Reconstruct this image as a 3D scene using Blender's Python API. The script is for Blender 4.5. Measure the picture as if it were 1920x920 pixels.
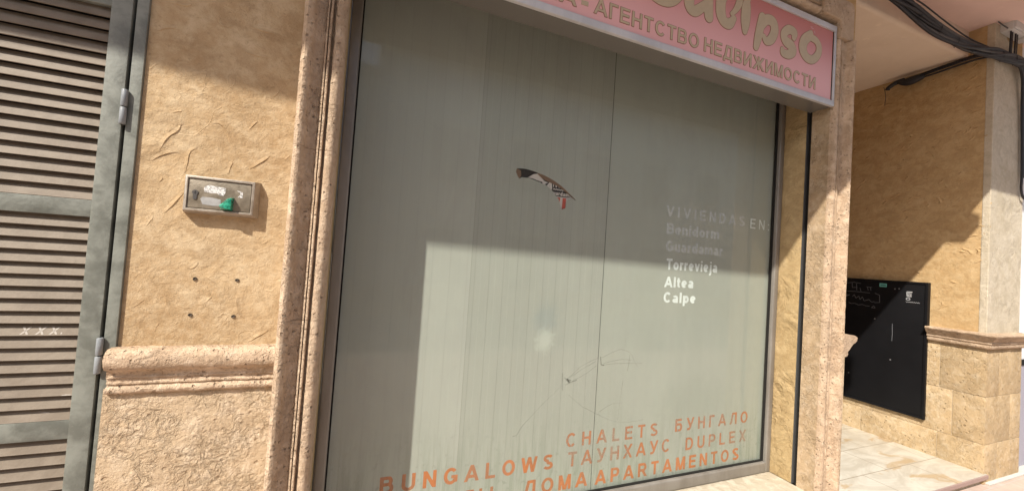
import bpy, bmesh, math, random
from mathutils import Vector, Matrix, noise

# ------------------------------------------------------------------ scene, camera, light
scene = bpy.context.scene
for o in list(bpy.data.objects):
    bpy.data.objects.remove(o)
COL = scene.collection

M = 1.6          # metres per building module (distance of the street line to the facade)
EYE = 1.6        # height of the module origin above the street, in metres


def W(x, y, z):
    """building modules -> metres (z = 0 of the module grid lies at eye height)"""
    return Vector((x * M, y * M, z * M + EYE))


cam_data = bpy.data.cameras.new('camera')
cam = bpy.data.objects.new('camera', cam_data)
COL.objects.link(cam)
scene.camera = cam
cam_data.sensor_width = 36.0
cam_data.lens = 13.97
cam_data.clip_start = 0.02
cam_data.clip_end = 500.0
_r = Vector((0.92434066, -0.37548047, 0.0678878))
_d = Vector((0.074901, 0.00409477, -0.99718257))
_f = Vector((0.3741446, 0.92682126, 0.03190883))
cam.matrix_world = Matrix(((_r.x, -_d.x, -_f.x, 0.0), (_r.y, -_d.y, -_f.y, 0.0),
                           (_r.z, -_d.z, -_f.z, EYE), (0, 0, 0, 1)))

SUN_DIR = Vector((1.2, 1.0, -1.64)).normalized()      # the way the light travels
world = bpy.data.worlds.new('World')
scene.world = world
world.use_nodes = True
wn = world.node_tree
wn.nodes.clear()
w_out = wn.nodes.new('ShaderNodeOutputWorld')
w_bg = wn.nodes.new('ShaderNodeBackground')
w_sky = wn.nodes.new('ShaderNodeTexSky')
w_sky.sky_type = 'NISHITA'
w_sky.sun_disc = False
w_sky.sun_elevation = math.asin(-SUN_DIR.z)
w_sky.sun_rotation = math.atan2(-SUN_DIR.x, -SUN_DIR.y)
w_sky.air_density = 1.0
w_sky.dust_density = 2.0
w_bg.inputs['Strength'].default_value = 0.12
wn.links.new(w_sky.outputs[0], w_bg.inputs[0])
wn.links.new(w_bg.outputs[0], w_out.inputs[0])

sun_data = bpy.data.lights.new('sun', 'SUN')
sun_data.energy = 4.2
sun_data.angle = math.radians(0.6)
sun_data.color = (1.0, 0.945, 0.86)
sun = bpy.data.objects.new('sun', sun_data)
COL.objects.link(sun)
sun.location = (-6, -6, 9)
sun.rotation_euler = SUN_DIR.to_track_quat('-Z', 'Y').to_euler()

scene.view_settings.view_transform = 'Standard'
scene.view_settings.look = 'None'
scene.view_settings.gamma = 1.0
scene.view_settings.use_curve_mapping = False
scene.view_settings.exposure = 0.66

# ------------------------------------------------------------------ object helpers
ORIGIN = {}


def thing(name, label, cat, at, group=None):
    o = bpy.data.objects.new(name, None)
    o.empty_display_size = 0.1
    COL.objects.link(o)
    o.location = W(*at)
    ORIGIN[o.name] = Vector(o.location)
    o['label'] = label
    o['category'] = cat
    o['kind'] = 'thing'
    if group:
        o['group'] = group
    return o


def tag(o, label, cat, group=None):
    o['label'] = label
    o['category'] = cat
    o['kind'] = 'thing'
    if group:
        o['group'] = group
    return o


class MB:
    """collects geometry (given in building modules) for one mesh object"""

    def __init__(self):
        self.bm = bmesh.new()

    def verts(self, pts):
        return [self.bm.verts.new(W(*p)) for p in pts]

    def face(self, pts):
        return self.bm.faces.new(self.verts(pts))

    def box(self, x0, x1, y0, y1, z0, z1, bevel=0.0, seg=2):
        b = bmesh.new()
        v = [b.verts.new(W(x, y, z)) for x in (x0, x1) for y in (y0, y1) for z in (z0, z1)]
        for f in ((0, 1, 3, 2), (4, 6, 7, 5), (0, 4, 5, 1), (2, 3, 7, 6), (0, 2, 6, 4), (1, 5, 7, 3)):
            b.faces.new([v[i] for i in f])
        bmesh.ops.recalc_face_normals(b, faces=b.faces)
        if bevel:
            bmesh.ops.bevel(b, geom=list(b.edges), offset=bevel * M, segments=seg, profile=0.6, affect='EDGES')
        self.merge(b)
        return self

    def merge(self, b):
        me = bpy.data.meshes.new('tmp')
        b.to_mesh(me)
        b.free()
        self.bm.from_mesh(me)
        bpy.data.meshes.remove(me)

    def prism(self, pts, y0, y1):
        """outline (x, z) extruded in y"""
        a = self.verts([(p[0], y0, p[1]) for p in pts])
        c = self.verts([(p[0], y1, p[1]) for p in pts])
        n = len(pts)
        self.bm.faces.new(a)
        self.bm.faces.new(c[::-1])
        for i in range(n):
            self.bm.faces.new([a[i], c[i], c[(i + 1) % n], a[(i + 1) % n]])
        bmesh.ops.recalc_face_normals(self.bm, faces=self.bm.faces)
        return self

    def loft(self, rings, closed_profile=True, caps=True):
        rv = [self.verts(r) for r in rings]
        n = len(rings[0])
        for a, b in zip(rv[:-1], rv[1:]):
            for i in range(n if closed_profile else n - 1):
                j = (i + 1) % n
                self.bm.faces.new([a[i], a[j], b[j], b[i]])
        if caps and closed_profile:
            self.bm.faces.new(rv[0][::-1])
            self.bm.faces.new(rv[-1])
        bmesh.ops.recalc_face_normals(self.bm, faces=self.bm.faces)
        return self

    def tube(self, path, r, n=8):
        path = [Vector(p) for p in path]
        rings = []
        for i, p in enumerate(path):
            t = (path[min(i + 1, len(path) - 1)] - path[max(i - 1, 0)]).normalized()
            up = Vector((0, 0, 1)) if abs(t.z) < 0.9 else Vector((1, 0, 0))
            s = t.cross(up).normalized()
            u = s.cross(t).normalized()
            rr = r[i] if isinstance(r, (list, tuple)) else r
            rings.append([p + (s * math.cos(k * 2 * math.pi / n) + u * math.sin(k * 2 * math.pi / n)) * rr for k in range(n)])
        return self.loft(rings)

    def jitter(self, amp, scale, seed=0.0):
        off = Vector((seed, seed * 1.7, -seed))
        for v in self.bm.verts:
            v.co += noise.noise_vector(v.co * scale + off) * amp
        return self

    def build(self, name, mat, parent=None, smooth=False, bevel=0.0, seg=2):
        bm = self.bm
        base = Vector((0, 0, 0))
        if parent is not None:
            base = ORIGIN.get(parent.name, Vector((0, 0, 0)))
        if bevel:
            bmesh.ops.bevel(bm, geom=list(bm.edges), offset=bevel, segments=seg, profile=0.6, affect='EDGES')
        if base.length:
            bmesh.ops.translate(bm, verts=bm.verts, vec=-base)
        me = bpy.data.meshes.new(name)
        bm.to_mesh(me)
        bm.free()
        if smooth:
            me.polygons.foreach_set('use_smooth', [True] * len(me.polygons))
            if smooth != 'all':
                me.set_sharp_from_angle(angle=math.radians(40))
        me.materials.append(mat)
        o = bpy.data.objects.new(name, me)
        COL.objects.link(o)
        o.parent = parent
        ORIGIN[o.name] = base
        return o


def box(name, mat, parent, *a, bevel=0.0, seg=2):
    return MB().box(*a, bevel=bevel, seg=seg).build(name, mat, parent, smooth=bool(bevel))


def spline(pts, n=8):
    """Catmull-Rom through tuples"""
    out = []
    P = [pts[0]] + list(pts) + [pts[-1]]
    for i in range(1, len(P) - 2):
        for k in range(n):
            t = k / n
            q = []
            for a, b, c, d in zip(P[i - 1], P[i], P[i + 1], P[i + 2]):
                q.append(0.5 * (2 * b + (c - a) * t + (2 * a - 5 * b + 4 * c - d) * t * t + (3 * b - a - 3 * c + d) * t ** 3))
            out.append(tuple(q))
    out.append(tuple(pts[-1]))
    return out


def lerp_list(a, b, n):
    return [a + (b - a) * i / n for i in range(n + 1)]


# ------------------------------------------------------------------ materials
class NT:
    def __init__(self, name):
        self.mat = bpy.data.materials.new(name)
        self.mat.use_nodes = True
        self.t = self.mat.node_tree
        self.t.nodes.clear()
        self.out = self.n('ShaderNodeOutputMaterial')
        self.tc = self.n('ShaderNodeNewGeometry')
        self.pos = self.tc.outputs['Position']

    def n(self, k, **kw):
        nd = self.t.nodes.new(k)
        for a, b in kw.items():
            setattr(nd, a, b)
        return nd

    def l(self, a, b):
        self.t.links.new(a, b)

    def set(self, sock, v):
        if isinstance(v, bpy.types.NodeSocket):
            self.l(v, sock)
        else:
            sock.default_value = v

    def noise(self, scale, detail=4, rough=0.55, dist=0.0, vec=None):
        nd = self.n('ShaderNodeTexNoise')
        nd.inputs['Scale'].default_value = scale
        nd.inputs['Detail'].default_value = detail
        nd.inputs['Roughness'].default_value = rough
        nd.inputs['Distortion'].default_value = dist
        self.l(vec if vec is not None else self.pos, nd.inputs['Vector'])
        return nd.outputs['Fac']

    def voronoi(self, scale, feature='F1', rand=1.0, vec=None):
        nd = self.n('ShaderNodeTexVoronoi', feature=feature)
        nd.inputs['Scale'].default_value = scale
        nd.inputs['Randomness'].default_value = rand
        self.l(vec if vec is not None else self.pos, nd.inputs['Vector'])
        return nd

    def math(self, op, a, b=0.0, c=0.0, clamp=False):
        nd = self.n('ShaderNodeMath', operation=op)
        nd.use_clamp = clamp
        for s, v in zip(nd.inputs, (a, b, c)):
            self.set(s, v)
        return nd.outputs[0]

    def ramp(self, v, lo, hi, a=0.0, b=1.0, smooth=True):
        nd = self.n('ShaderNodeMapRange')
        nd.interpolation_type = 'SMOOTHSTEP' if smooth else 'LINEAR'
        self.set(nd.inputs['Value'], v)
        nd.inputs['From Min'].default_value = lo
        nd.inputs['From Max'].default_value = hi
        nd.inputs['To Min'].default_value = a
        nd.inputs['To Max'].default_value = b
        return nd.outputs[0]

    def mix(self, f, a, b, mode='MIX'):
        nd = self.n('ShaderNodeMix', data_type='RGBA', blend_type=mode)
        self.set(nd.inputs[0], f)
        for s, v in ((nd.inputs[6], a), (nd.inputs[7], b)):
            if isinstance(v, tuple) and len(v) == 3:
                v = v + (1.0,)
            self.set(s, v)
        return nd.outputs[2]

    def scaled(self, sx, sy, sz, off=(0, 0, 0)):
        nd = self.n('ShaderNodeMapping')
        nd.inputs['Scale'].default_value = (sx, sy, sz)
        nd.inputs['Location'].default_value = off
        self.l(self.pos, nd.inputs['Vector'])
        return nd.outputs[0]

    def xyz(self):
        nd = self.n('ShaderNodeSeparateXYZ')
        self.l(self.pos, nd.inputs[0])
        return nd.outputs

    def bump(self, h, dist, strength=1.0, normal=None):
        nd = self.n('ShaderNodeBump')
        nd.inputs['Distance'].default_value = dist
        nd.inputs['Strength'].default_value = strength
        self.l(h, nd.inputs['Height'])
        if normal is not None:
            self.l(normal, nd.inputs['Normal'])
        return nd.outputs[0]

    def bsdf(self, color, rough=0.8, spec=0.3, metal=0.0, normal=None, coat=0.0):
        nd = self.n('ShaderNodeBsdfPrincipled')
        if isinstance(color, tuple) and len(color) == 3:
            color = color + (1.0,)
        self.set(nd.inputs['Base Color'], color)
        self.set(nd.inputs['Roughness'], rough)
        self.set(nd.inputs['Metallic'], metal)
        nd.inputs['Specular IOR Level'].default_value = spec
        nd.inputs['Coat Weight'].default_value = coat
        if normal is not None:
            self.l(normal, nd.inputs['Normal'])
        self.l(nd.outputs[0], self.out.inputs[0])
        return nd


def m_stucco(name, dark, mid, light, flake=1.0, stretch=1.0):
    t = NT(name)
    v = t.scaled(1, 1, stretch)
    big = t.noise(2.6, 3, 0.55, 0.4, v)
    med = t.noise(11, 5, 0.6, 0.6, v)
    fine = t.noise(120, 3, 0.6)
    n1 = t.noise(5.5, 2.5, 0.5, 1.3, v)
    msk = t.ramp(t.noise(3.3, 2, 0.5, 0.0, t.scaled(1, 1, stretch, (3, 5, 1))), 0.46, 0.62)
    n2 = t.noise(17, 2.0, 0.5, 1.0, v)
    msk2 = t.ramp(t.noise(6.0, 2, 0.5, 0.0, t.scaled(1, 1, 1, (7, 2, 4))), 0.5, 0.6)
    # trowelled flakes: terraces whose edges are cliffs only in places
    terr = t.math('SNAP', n1, 0.11)
    terr2 = t.math('SNAP', n2, 0.16)
    h = t.math('MULTIPLY', t.math('SUBTRACT', terr, n1), t.math('MULTIPLY', msk, 1.1 * flake))
    h = t.math('ADD', h, t.math('MULTIPLY', t.math('SUBTRACT', terr2, n2), t.math('MULTIPLY', msk2, 0.35 * flake)))
    # thin raised ridges along some noise contours
    rid = t.ramp(t.math('ABSOLUTE', t.math('SUBTRACT', t.noise(4.2, 2, 0.45, 1.6, t.scaled(1, 1, 1, (1, 9, 2))), 0.5)), 0.0, 0.012, 1.0, 0.0)
    rm = t.ramp(t.noise(5.0, 1, 0.5, 0.0, t.scaled(1, 1, 1, (9, 1, 6))), 0.52, 0.62)
    h = t.math('ADD', h, t.math('MULTIPLY', t.math('MULTIPLY', rid, rm), 0.06 * flake))
    h = t.math('ADD', h, t.math('MULTIPLY', med, 0.13))
    h = t.math('ADD', h, t.math('MULTIPLY', fine, 0.04))
    h = t.math('ADD', h, t.math('MULTIPLY', t.noise(42, 6, 0.72, 0.5), 0.13))
    nor = t.bump(h, 0.035, 0.9)
    c = t.mix(t.ramp(big, 0.35, 0.65), dark, mid)
    c = t.mix(t.ramp(med, 0.42, 0.72, 0.0, 0.7), c, light)
    c = t.mix(t.ramp(t.noise(38, 5, 0.7, 0.4), 0.38, 0.70, 0.0, 0.5), c, light)
    c = t.mix(t.ramp(t.noise(26, 5, 0.7, 0.6, t.scaled(1, 1, 1, (4, 4, 9))), 0.52, 0.74, 0.0, 0.5), c, tuple(k * 0.72 for k in dark))
    sp = t.ramp(t.noise(70, 2, 0.5), 0.62, 0.72)
    c = t.mix(t.math('MULTIPLY', sp, 0.35), c, tuple(k * 0.55 for k in dark))
    pt = t.ramp(t.noise(7.5, 4, 0.62, 0.9, t.scaled(1, 1, 1.5, (5, 5, 2))), 0.44, 0.66, 0.0, 0.55)
    c = t.mix(pt, c, tuple(k * 0.86 for k in dark))
    bl = t.ramp(t.noise(1.5, 4, 0.6, 0.5, t.scaled(1, 1, 1, (2, 2, 8))), 0.5, 0.75)
    c = t.mix(t.math('MULTIPLY', bl, 0.22), c, light)
    t.bsdf(c, 0.88, 0.2, 0, nor)
    return t.mat


def m_stone(name, dark, mid, light, pit=1.0, pit_scale=38.0, crumple=0.0, grain=1.0, vary=0.22):
    t = NT(name)
    big = t.noise(3.0, 3, 0.6, 0.5)
    med = t.noise(22, 4, 0.6, 0.4)
    fine = t.noise(160, 3, 0.65)
    warp = t.n('ShaderNodeVectorMath', operation='ADD')
    nz = t.n('ShaderNodeTexNoise')
    nz.inputs['Scale'].default_value = 18
    t.l(t.pos, nz.inputs['Vector'])
    sc = t.n('ShaderNodeVectorMath', operation='SCALE')
    sc.inputs['Scale'].default_value = 0.03
    t.l(nz.outputs['Color'], sc.inputs[0])
    t.l(t.pos, warp.inputs[0])
    t.l(sc.outputs[0], warp.inputs[1])
    vo = t.voronoi(pit_scale, 'F1', 1.0, warp.outputs[0])
    sel = t.n('ShaderNodeSeparateColor')
    t.l(vo.outputs['Color'], sel.inputs[0])
    hole = t.math('MULTIPLY', t.ramp(vo.outputs['Distance'], 0.12, 0.30, 1.0, 0.0), t.ramp(sel.outputs[0], 0.60, 0.66))
    vo2 = t.voronoi(pit_scale * 2.7, 'F1', 1.0, warp.outputs[0])
    sel2 = t.n('ShaderNodeSeparateColor')
    t.l(vo2.outputs['Color'], sel2.inputs[0])
    hole2 = t.math('MULTIPLY', t.ramp(vo2.outputs['Distance'], 0.15, 0.35, 1.0, 0.0), t.ramp(sel2.outputs[0], 0.6, 0.68))
    h = t.math('MULTIPLY', hole, -0.30 * pit)
    h = t.math('ADD', h, t.math('MULTIPLY', hole2, -0.12 * pit))
    h = t.math('ADD', h, t.math('MULTIPLY', med, 0.22))
    h = t.math('ADD', h, t.math('MULTIPLY', fine, 0.05 * grain))
    h = t.math('ADD', h, t.math('MULTIPLY', t.noise(60, 3, 0.6), 0.10 * grain))
    if crumple:
        q = t.noise(34, 4, 0.55, 1.4, warp.outputs[0])
        sq = t.math('SNAP', q, 0.09)
        cm = t.ramp(t.noise(7.5, 3, 0.6, 0.4), 0.36, 0.60, 0.22, 1.15)
        h = t.math('ADD', h, t.math('MULTIPLY', t.math('MULTIPLY', t.math('SUBTRACT', sq, q), cm), 1.1 * crumple))
        h = t.math('ADD', h, t.math('MULTIPLY', t.math('MULTIPLY', t.ramp(t.noise(62, 4, 0.62, 0.5), 0.50, 0.66), cm), -0.16 * crumple))
    nor = t.bump(h, 0.022, 0.95)
    c = t.mix(t.ramp(big, 0.35, 0.68), dark, mid)
    c = t.mix(t.ramp(med, 0.42, 0.7), c, light)
    dk = tuple(k * 0.42 for k in dark)
    c = t.mix(t.math('MULTIPLY', hole, 0.5 * min(pit, 1.0)), c, dk)
    c = t.mix(t.math('MULTIPLY', hole2, 0.12 * min(pit, 1.0)), c, dk)
    oi = t.n('ShaderNodeObjectInfo')
    c = t.mix(t.ramp(oi.outputs['Random'], 0.0, 1.0, 0.0, vary, False), c, tuple(k * 0.72 for k in dark))
    st = t.ramp(t.noise(1.7, 4, 0.65, 0.6, t.scaled(1, 1, 1, (4, 4, 4))), 0.52, 0.75)
    c = t.mix(t.math('MULTIPLY', st, 0.35), c, tuple(k * 0.8 for k in dark))
    t.bsdf(c, 0.9, 0.2, 0, nor)
    return t.mat


def m_paint(name, c0, c1, rough=0.45, scale=9.0, spec=0.4, metal=0.0, bump=0.0, streak=True):
    t = NT(name)
    v = t.scaled(1, 1, 0.25) if streak else None
    a = t.noise(scale, 5, 0.65, 0.3, v)
    b = t.noise(scale * 9, 3, 0.6)
    c = t.mix(t.ramp(a, 0.35, 0.68), c0, c1)
    c = t.mix(t.ramp(b, 0.60, 0.78, 0.0, 0.25), c, tuple(min(1.0, k * 1.35) for k in c1))
    r = t.ramp(a, 0.3, 0.7, rough - 0.08, rough + 0.12)
    nor = t.bump(b, 0.002 + bump, 0.4)
    t.bsdf(c, r, spec, metal, nor)
    return t.mat


def m_slat(name, c0, c1, rough, scale, spec, streak=False):
    t = NT(name)
    a = t.noise(scale, 5, 0.65, 0.3)
    c = t.mix(t.ramp(a, 0.35, 0.68), c0, c1)
    chips = t.ramp(t.noise(30, 4, 0.6, 0.2, t.scaled(0.35, 1, 2.6)), 0.66, 0.70)
    part = t.ramp(t.noise(2.2, 2, 0.5), 0.45, 0.58)
    X, Y, Z = t.xyz()
    low = t.ramp(Z, 1.25, 1.50, 1.0, 0.05)
    c = t.mix(t.math('MULTIPLY', t.math('MULTIPLY', chips, part), low), c, (0.60, 0.56, 0.50))
    t.bsdf(c, rough, spec, 0.0, t.bump(t.noise(90, 3), 0.002, 0.4))
    return t.mat


def m_flat(name, c, rough=0.6, spec=0.3, metal=0.0, var=0.12, scale=14.0):
    t = NT(name)
    a = t.noise(scale, 4, 0.6)
    col = t.mix(a, tuple(k * (1 - var) for k in c), tuple(min(1.0, k * (1 + var)) for k in c))
    t.bsdf(col, rough, spec, metal)
    return t.mat


STUCCO = m_stucco('ochre_stucco', (0.41, 0.275, 0.145), (0.50, 0.355, 0.20), (0.62, 0.485, 0.31), 0.38)
STUCCO_PORCH = m_stucco('ochre_stucco_porch', (0.47, 0.31, 0.145), (0.53, 0.36, 0.18), (0.61, 0.45, 0.25), 0.30, 1.2)
STUCCO_CREAM = m_stucco('cream_stucco', (0.50, 0.43, 0.31), (0.56, 0.49, 0.37), (0.62, 0.555, 0.44), 0.6)
STUCCO_GOLD = m_stucco('golden_reveal_stucco', (0.39, 0.275, 0.135), (0.45, 0.325, 0.165), (0.53, 0.40, 0.22), 1.1)
STONE = m_stone('moulded_cast_stone', (0.49, 0.355, 0.235), (0.565, 0.42, 0.29), (0.65, 0.505, 0.36), 1.2, 58, 0.55, 2.2)
STONE_ROUGH = m_stone('crumpled_plinth_stone', (0.52, 0.385, 0.245), (0.60, 0.46, 0.30), (0.67, 0.53, 0.37), 0.45, 40, 0.85, 1.3)
STONE_REVEAL = m_stone('pitted_reveal_stone', (0.44, 0.315, 0.19), (0.51, 0.38, 0.24), (0.58, 0.45, 0.31), 0.5, 40, 0.7)
STONE_BLOCK = m_stone('pitted_block_stone', (0.50, 0.36, 0.20), (0.56, 0.42, 0.25), (0.62, 0.49, 0.32), 0.8, 34, 0.6, 1.5, 0.3)
MORTAR = m_flat('pale_mortar', (0.62, 0.53, 0.38), 0.9, 0.1)
SILL = m_stone('cream_sill_stone', (0.45, 0.39, 0.29), (0.52, 0.46, 0.35), (0.58, 0.52, 0.41), 0.3, 30)
DOOR = m_paint('grey_green_door_paint', (0.135, 0.14, 0.118), (0.235, 0.245, 0.21), 0.5, 13, streak=False)
SLAT = m_slat('dusty_taupe_slats', (0.175, 0.138, 0.10), (0.22, 0.178, 0.132), 0.6, 12, 0.25, streak=False)
DARK = m_flat('dark_cavity', (0.02, 0.019, 0.017), 0.8, 0.1)
HINGE = m_paint('grey_hinge_paint', (0.21, 0.225, 0.235), (0.27, 0.285, 0.29), 0.45, 20)
ALU = m_paint('weathered_bronze_aluminium', (0.19, 0.17, 0.145), (0.26, 0.24, 0.21), 0.4, 6, 0.5, 0.2)
SIGN_ALU = m_paint('pale_sign_aluminium', (0.50, 0.50, 0.50), (0.60, 0.60, 0.60), 0.4, 6, 0.5, 0.1)
SIGN_UNDER = m_flat('grey_sign_underside', (0.20, 0.19, 0.17), 0.25, 0.5, 0.3, 0.05, 3)
GOLD = m_flat('matt_gold_letters', (0.52, 0.42, 0.27), 0.45, 0.4, 0.1, 0.12, 30)
GOLD_EDGE = m_flat('brown_letter_edge', (0.33, 0.175, 0.12), 0.5, 0.3)
CEIL = m_paint('beige_ceiling_paint', (0.70, 0.575, 0.455), (0.76, 0.635, 0.51), 0.85, 1.6, 0.1, streak=False)
SOFFIT = m_paint('pink_soffit_paint', (0.70, 0.51, 0.445), (0.75, 0.56, 0.495), 0.85, 1.6, 0.1, streak=False)
CABLE = m_flat('black_cable_sheath', (0.022, 0.022, 0.026), 0.55, 0.4, 0, 0.35, 25)
CABLE_GREY = m_flat('faded_grey_cable_sheath', (0.075, 0.073, 0.072), 0.6, 0.4, 0, 0.3, 25)
PLASTIC = m_flat('grey_box_plastic', (0.58, 0.57, 0.55), 0.5, 0.4)
BLACK = m_flat('black_lacquer', (0.008, 0.008, 0.009), 0.45, 0.15, 0, 0.4, 6)
CHALK = m_flat('chalk_white', (0.40, 0.40, 0.40), 0.9, 0.1)
CHALK_DIM = m_flat('faint_chalk', (0.12, 0.12, 0.125), 0.9, 0.1)
TURQ = m_flat('turquoise_sticker_paper', (0.17, 0.46, 0.40), 0.6, 0.2)
NEIGHBOUR = m_flat('white_house_paint', (0.78, 0.78, 0.78), 0.8, 0.2, 0, 0.04, 3)
NEIGHBOUR_BASE = m_flat('grey_house_base', (0.34, 0.33, 0.38), 0.8, 0.2, 0, 0.08, 5)
STEEL = m_paint('scuffed_bronze_steel', (0.215, 0.18, 0.13), (0.30, 0.255, 0.19), 0.42, 26, 0.5, 0.35, streak=False)
STEEL_EDGE = m_paint('worn_steel_casing', (0.30, 0.255, 0.20), (0.40, 0.35, 0.285), 0.45, 40, 0.5, 0.2, streak=False)
LOCK = m_flat('lock_metal', (0.22, 0.21, 0.20), 0.3, 0.5, 0.7)
NEWS_BLACK = m_flat('newsprint_black', (0.035, 0.03, 0.03), 0.8, 0.1)
NEWS_WHITE = m_flat('newsprint_white', (0.62, 0.56, 0.53), 0.8, 0.1)
NEWS_RED = m_flat('newsprint_red', (0.50, 0.095, 0.07), 0.8, 0.1)
KRAFT = m_flat('torn_brown_paper_edge', (0.20, 0.125, 0.085), 0.9, 0.1)
WHITE_SCRATCH = m_flat('white_scratch', (0.42, 0.38, 0.33), 0.8, 0.1)
PENCIL = None
PLUG = m_flat('dark_wall_plug', (0.10, 0.08, 0.06), 0.8, 0.1)


def m_green_glass():
    t = NT('green_translucent_plastic')
    a = t.noise(60, 3, 0.6)
    c = t.mix(t.ramp(a, 0.4, 0.65), (0.01, 0.16, 0.10), (0.05, 0.42, 0.27))
    b = t.bsdf(c, 0.18, 0.6)
    b.inputs['Transmission Weight'].default_value = 0.25
    return t.mat


GREEN = m_green_glass()


def m_sticker_scraps():
    t = NT('torn_white_sticker')
    a = t.noise(140, 4, 0.7, 0.6)
    f = t.ramp(a, 0.50, 0.56)
    c = t.mix(f, (0.70, 0.69, 0.66), (0.26, 0.25, 0.23))
    t.bsdf(c, 0.8, 0.2)
    return t.mat


STICKER = m_sticker_scraps()


def m_film(name, tint, pleat, phase, pw):
    """grey-green film on the back of the pane, with soft vertical pleats, a smudge and grime"""
    t = NT(name)
    X, Y, Z = t.xyz()
    s = t.math('DIVIDE', t.math('SUBTRACT', X, phase), pw)
    wob = t.math('MULTIPLY', t.math('SUBTRACT', t.noise(1.4, 2, 0.5), 0.5), 0.12)
    s = t.math('ADD', s, wob)
    fr = t.math('FRACT', s)
    line = t.ramp(t.math('ABSOLUTE', t.math('SUBTRACT', fr, 0.5)), 0.455, 0.5)
    line2 = t.ramp(t.math('ABSOLUTE', t.math('SUBTRACT', fr, 0.42)), 0.0, 0.05, 1.0, 0.0)
    wn_ = t.n('ShaderNodeTexWhiteNoise', noise_dimensions='1D')
    t.l(t.math('FLOOR', s), wn_.inputs['W'])
    streak = t.noise(9, 5, 0.65, 0.2, t.scaled(1, 1, 0.06))
    fine = t.noise(240, 2, 0.6)
    big = t.noise(1.3, 3, 0.5, 0.3)
    base = t.mix(t.ramp(big, 0.35, 0.65), tuple(k * 0.95 for k in tint), tint)
    base = t.mix(t.math('MULTIPLY', wn_.outputs['Value'], 0.14 * pleat), base, tuple(k * 0.72 for k in tint))
    base = t.mix(t.ramp(streak, 0.4, 0.75, 0.0, 0.10), base, tuple(k * 0.74 for k in tint))
    base = t.mix(t.math('MULTIPLY', line, 0.34 * pleat), base, tuple(k * 0.55 for k in tint))
    base = t.mix(t.math('MULTIPLY', line2, 0.20 * pleat), base, tuple(min(1, k * 1.3) for k in tint))
    base = t.mix(t.ramp(fine, 0.45, 0.75, 0.0, 0.12), base, tuple(k * 0.7 for k in tint))

    def blob(cx, cz, rx, rz):
        dx = t.math('DIVIDE', t.math('SUBTRACT', X, cx), rx)
        dz = t.math('DIVIDE', t.math('SUBTRACT', Z, cz), rz)
        d = t.math('SQRT', t.math('ADD', t.math('MULTIPLY', dx, dx), t.math('MULTIPLY', dz, dz)))
        d = t.math('ADD', d, t.math('MULTIPLY', t.math('SUBTRACT', t.noise(22, 4, 0.7, 0.8), 0.5), 1.3))
        return t.ramp(d, 0.25, 1.0, 1.0, 0.0)

    # rubbed patch with a pale heart
    base = t.mix(t.math('MULTIPLY', blob(0.61 * M, -0.19 * M + EYE, 0.095, 0.11), 0.45), base, (0.27, 0.31, 0.31))
    base = t.mix(t.math('MULTIPLY', blob(0.612 * M, -0.262 * M + EYE, 0.075, 0.085), 0.4), base, (0.58, 0.60, 0.55))
    base = t.mix(t.math('MULTIPLY', blob(1.30 * M, -0.50 * M + EYE, 0.42, 0.20), 0.22), base, (0.26, 0.29, 0.25))
    # damp grime that climbs from the bottom edge
    up = t.ramp(Z, -0.80 * M + EYE, -0.42 * M + EYE, 1.0, 0.0)
    drip = t.ramp(t.noise(34, 5, 0.7, 0.3, t.scaled(1, 1, 0.09)), 0.42, 0.62)
    base = t.mix(t.math('MULTIPLY', t.math('MULTIPLY', up, drip), 0.6), base, (0.22, 0.25, 0.20))
    spots = t.ramp(t.noise(30, 4, 0.75), 0.58, 0.66)
    base = t.mix(t.math('MULTIPLY', t.math('MULTIPLY', up, spots), 0.55), base, (0.20, 0.225, 0.19))
    h = t.math('ADD', t.math('MULTIPLY', fr, 0.5 * pleat), t.math('MULTIPLY', t.noise(3, 2), 0.6))
    nor = t.bump(h, 0.006, 0.5)
    t.bsdf(base, 0.75, 0.15, 0, nor)
    return t.mat


FILM_TINT = (0.378, 0.385, 0.35)
FILM_WIDE = m_film('film_left', (0.425, 0.43, 0.395), 0.35, 0.02, 0.085)
FILM_PLEAT = m_film('film_pleated', FILM_TINT, 0.75, 0.797, 0.0752)
FILM_SMOOTH = m_film('film_smooth', (0.38, 0.39, 0.352), 0.12, 1.33, 0.085)


def m_glass():
    t = NT('dusty_window_glass')
    fr = t.n('ShaderNodeFresnel')
    fr.inputs['IOR'].default_value = 1.5
    tr = t.n('ShaderNodeBsdfTransparent')
    tr.inputs[0].default_value = (0.97, 0.985, 0.965, 1)
    gl = t.n('ShaderNodeBsdfGlossy')
    gl.inputs['Roughness'].default_value = 0.05
    mx = t.n('ShaderNodeMixShader')
    t.l(t.math('MULTIPLY', fr.outputs[0], t.math('SUBTRACT', 1.0, t.tc.outputs['Backfacing'])), mx.inputs[0])
    t.l(tr.outputs[0], mx.inputs[1])
    t.l(gl.outputs[0], mx.inputs[2])
    df = t.n('ShaderNodeBsdfDiffuse')
    df.inputs[0].default_value = (0.62, 0.62, 0.56, 1)
    d = t.ramp(t.noise(5, 5, 0.7, 0.3, t.scaled(1, 1, 0.4)), 0.4, 0.8, 0.008, 0.05)
    mx2 = t.n('ShaderNodeMixShader')
    t.l(d, mx2.inputs[0])
    t.l(mx.outputs[0], mx2.inputs[1])
    t.l(df.outputs[0], mx2.inputs[2])
    t.l(mx2.outputs[0], t.out.inputs[0])
    return t.mat


GLASS = m_glass()


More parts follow.
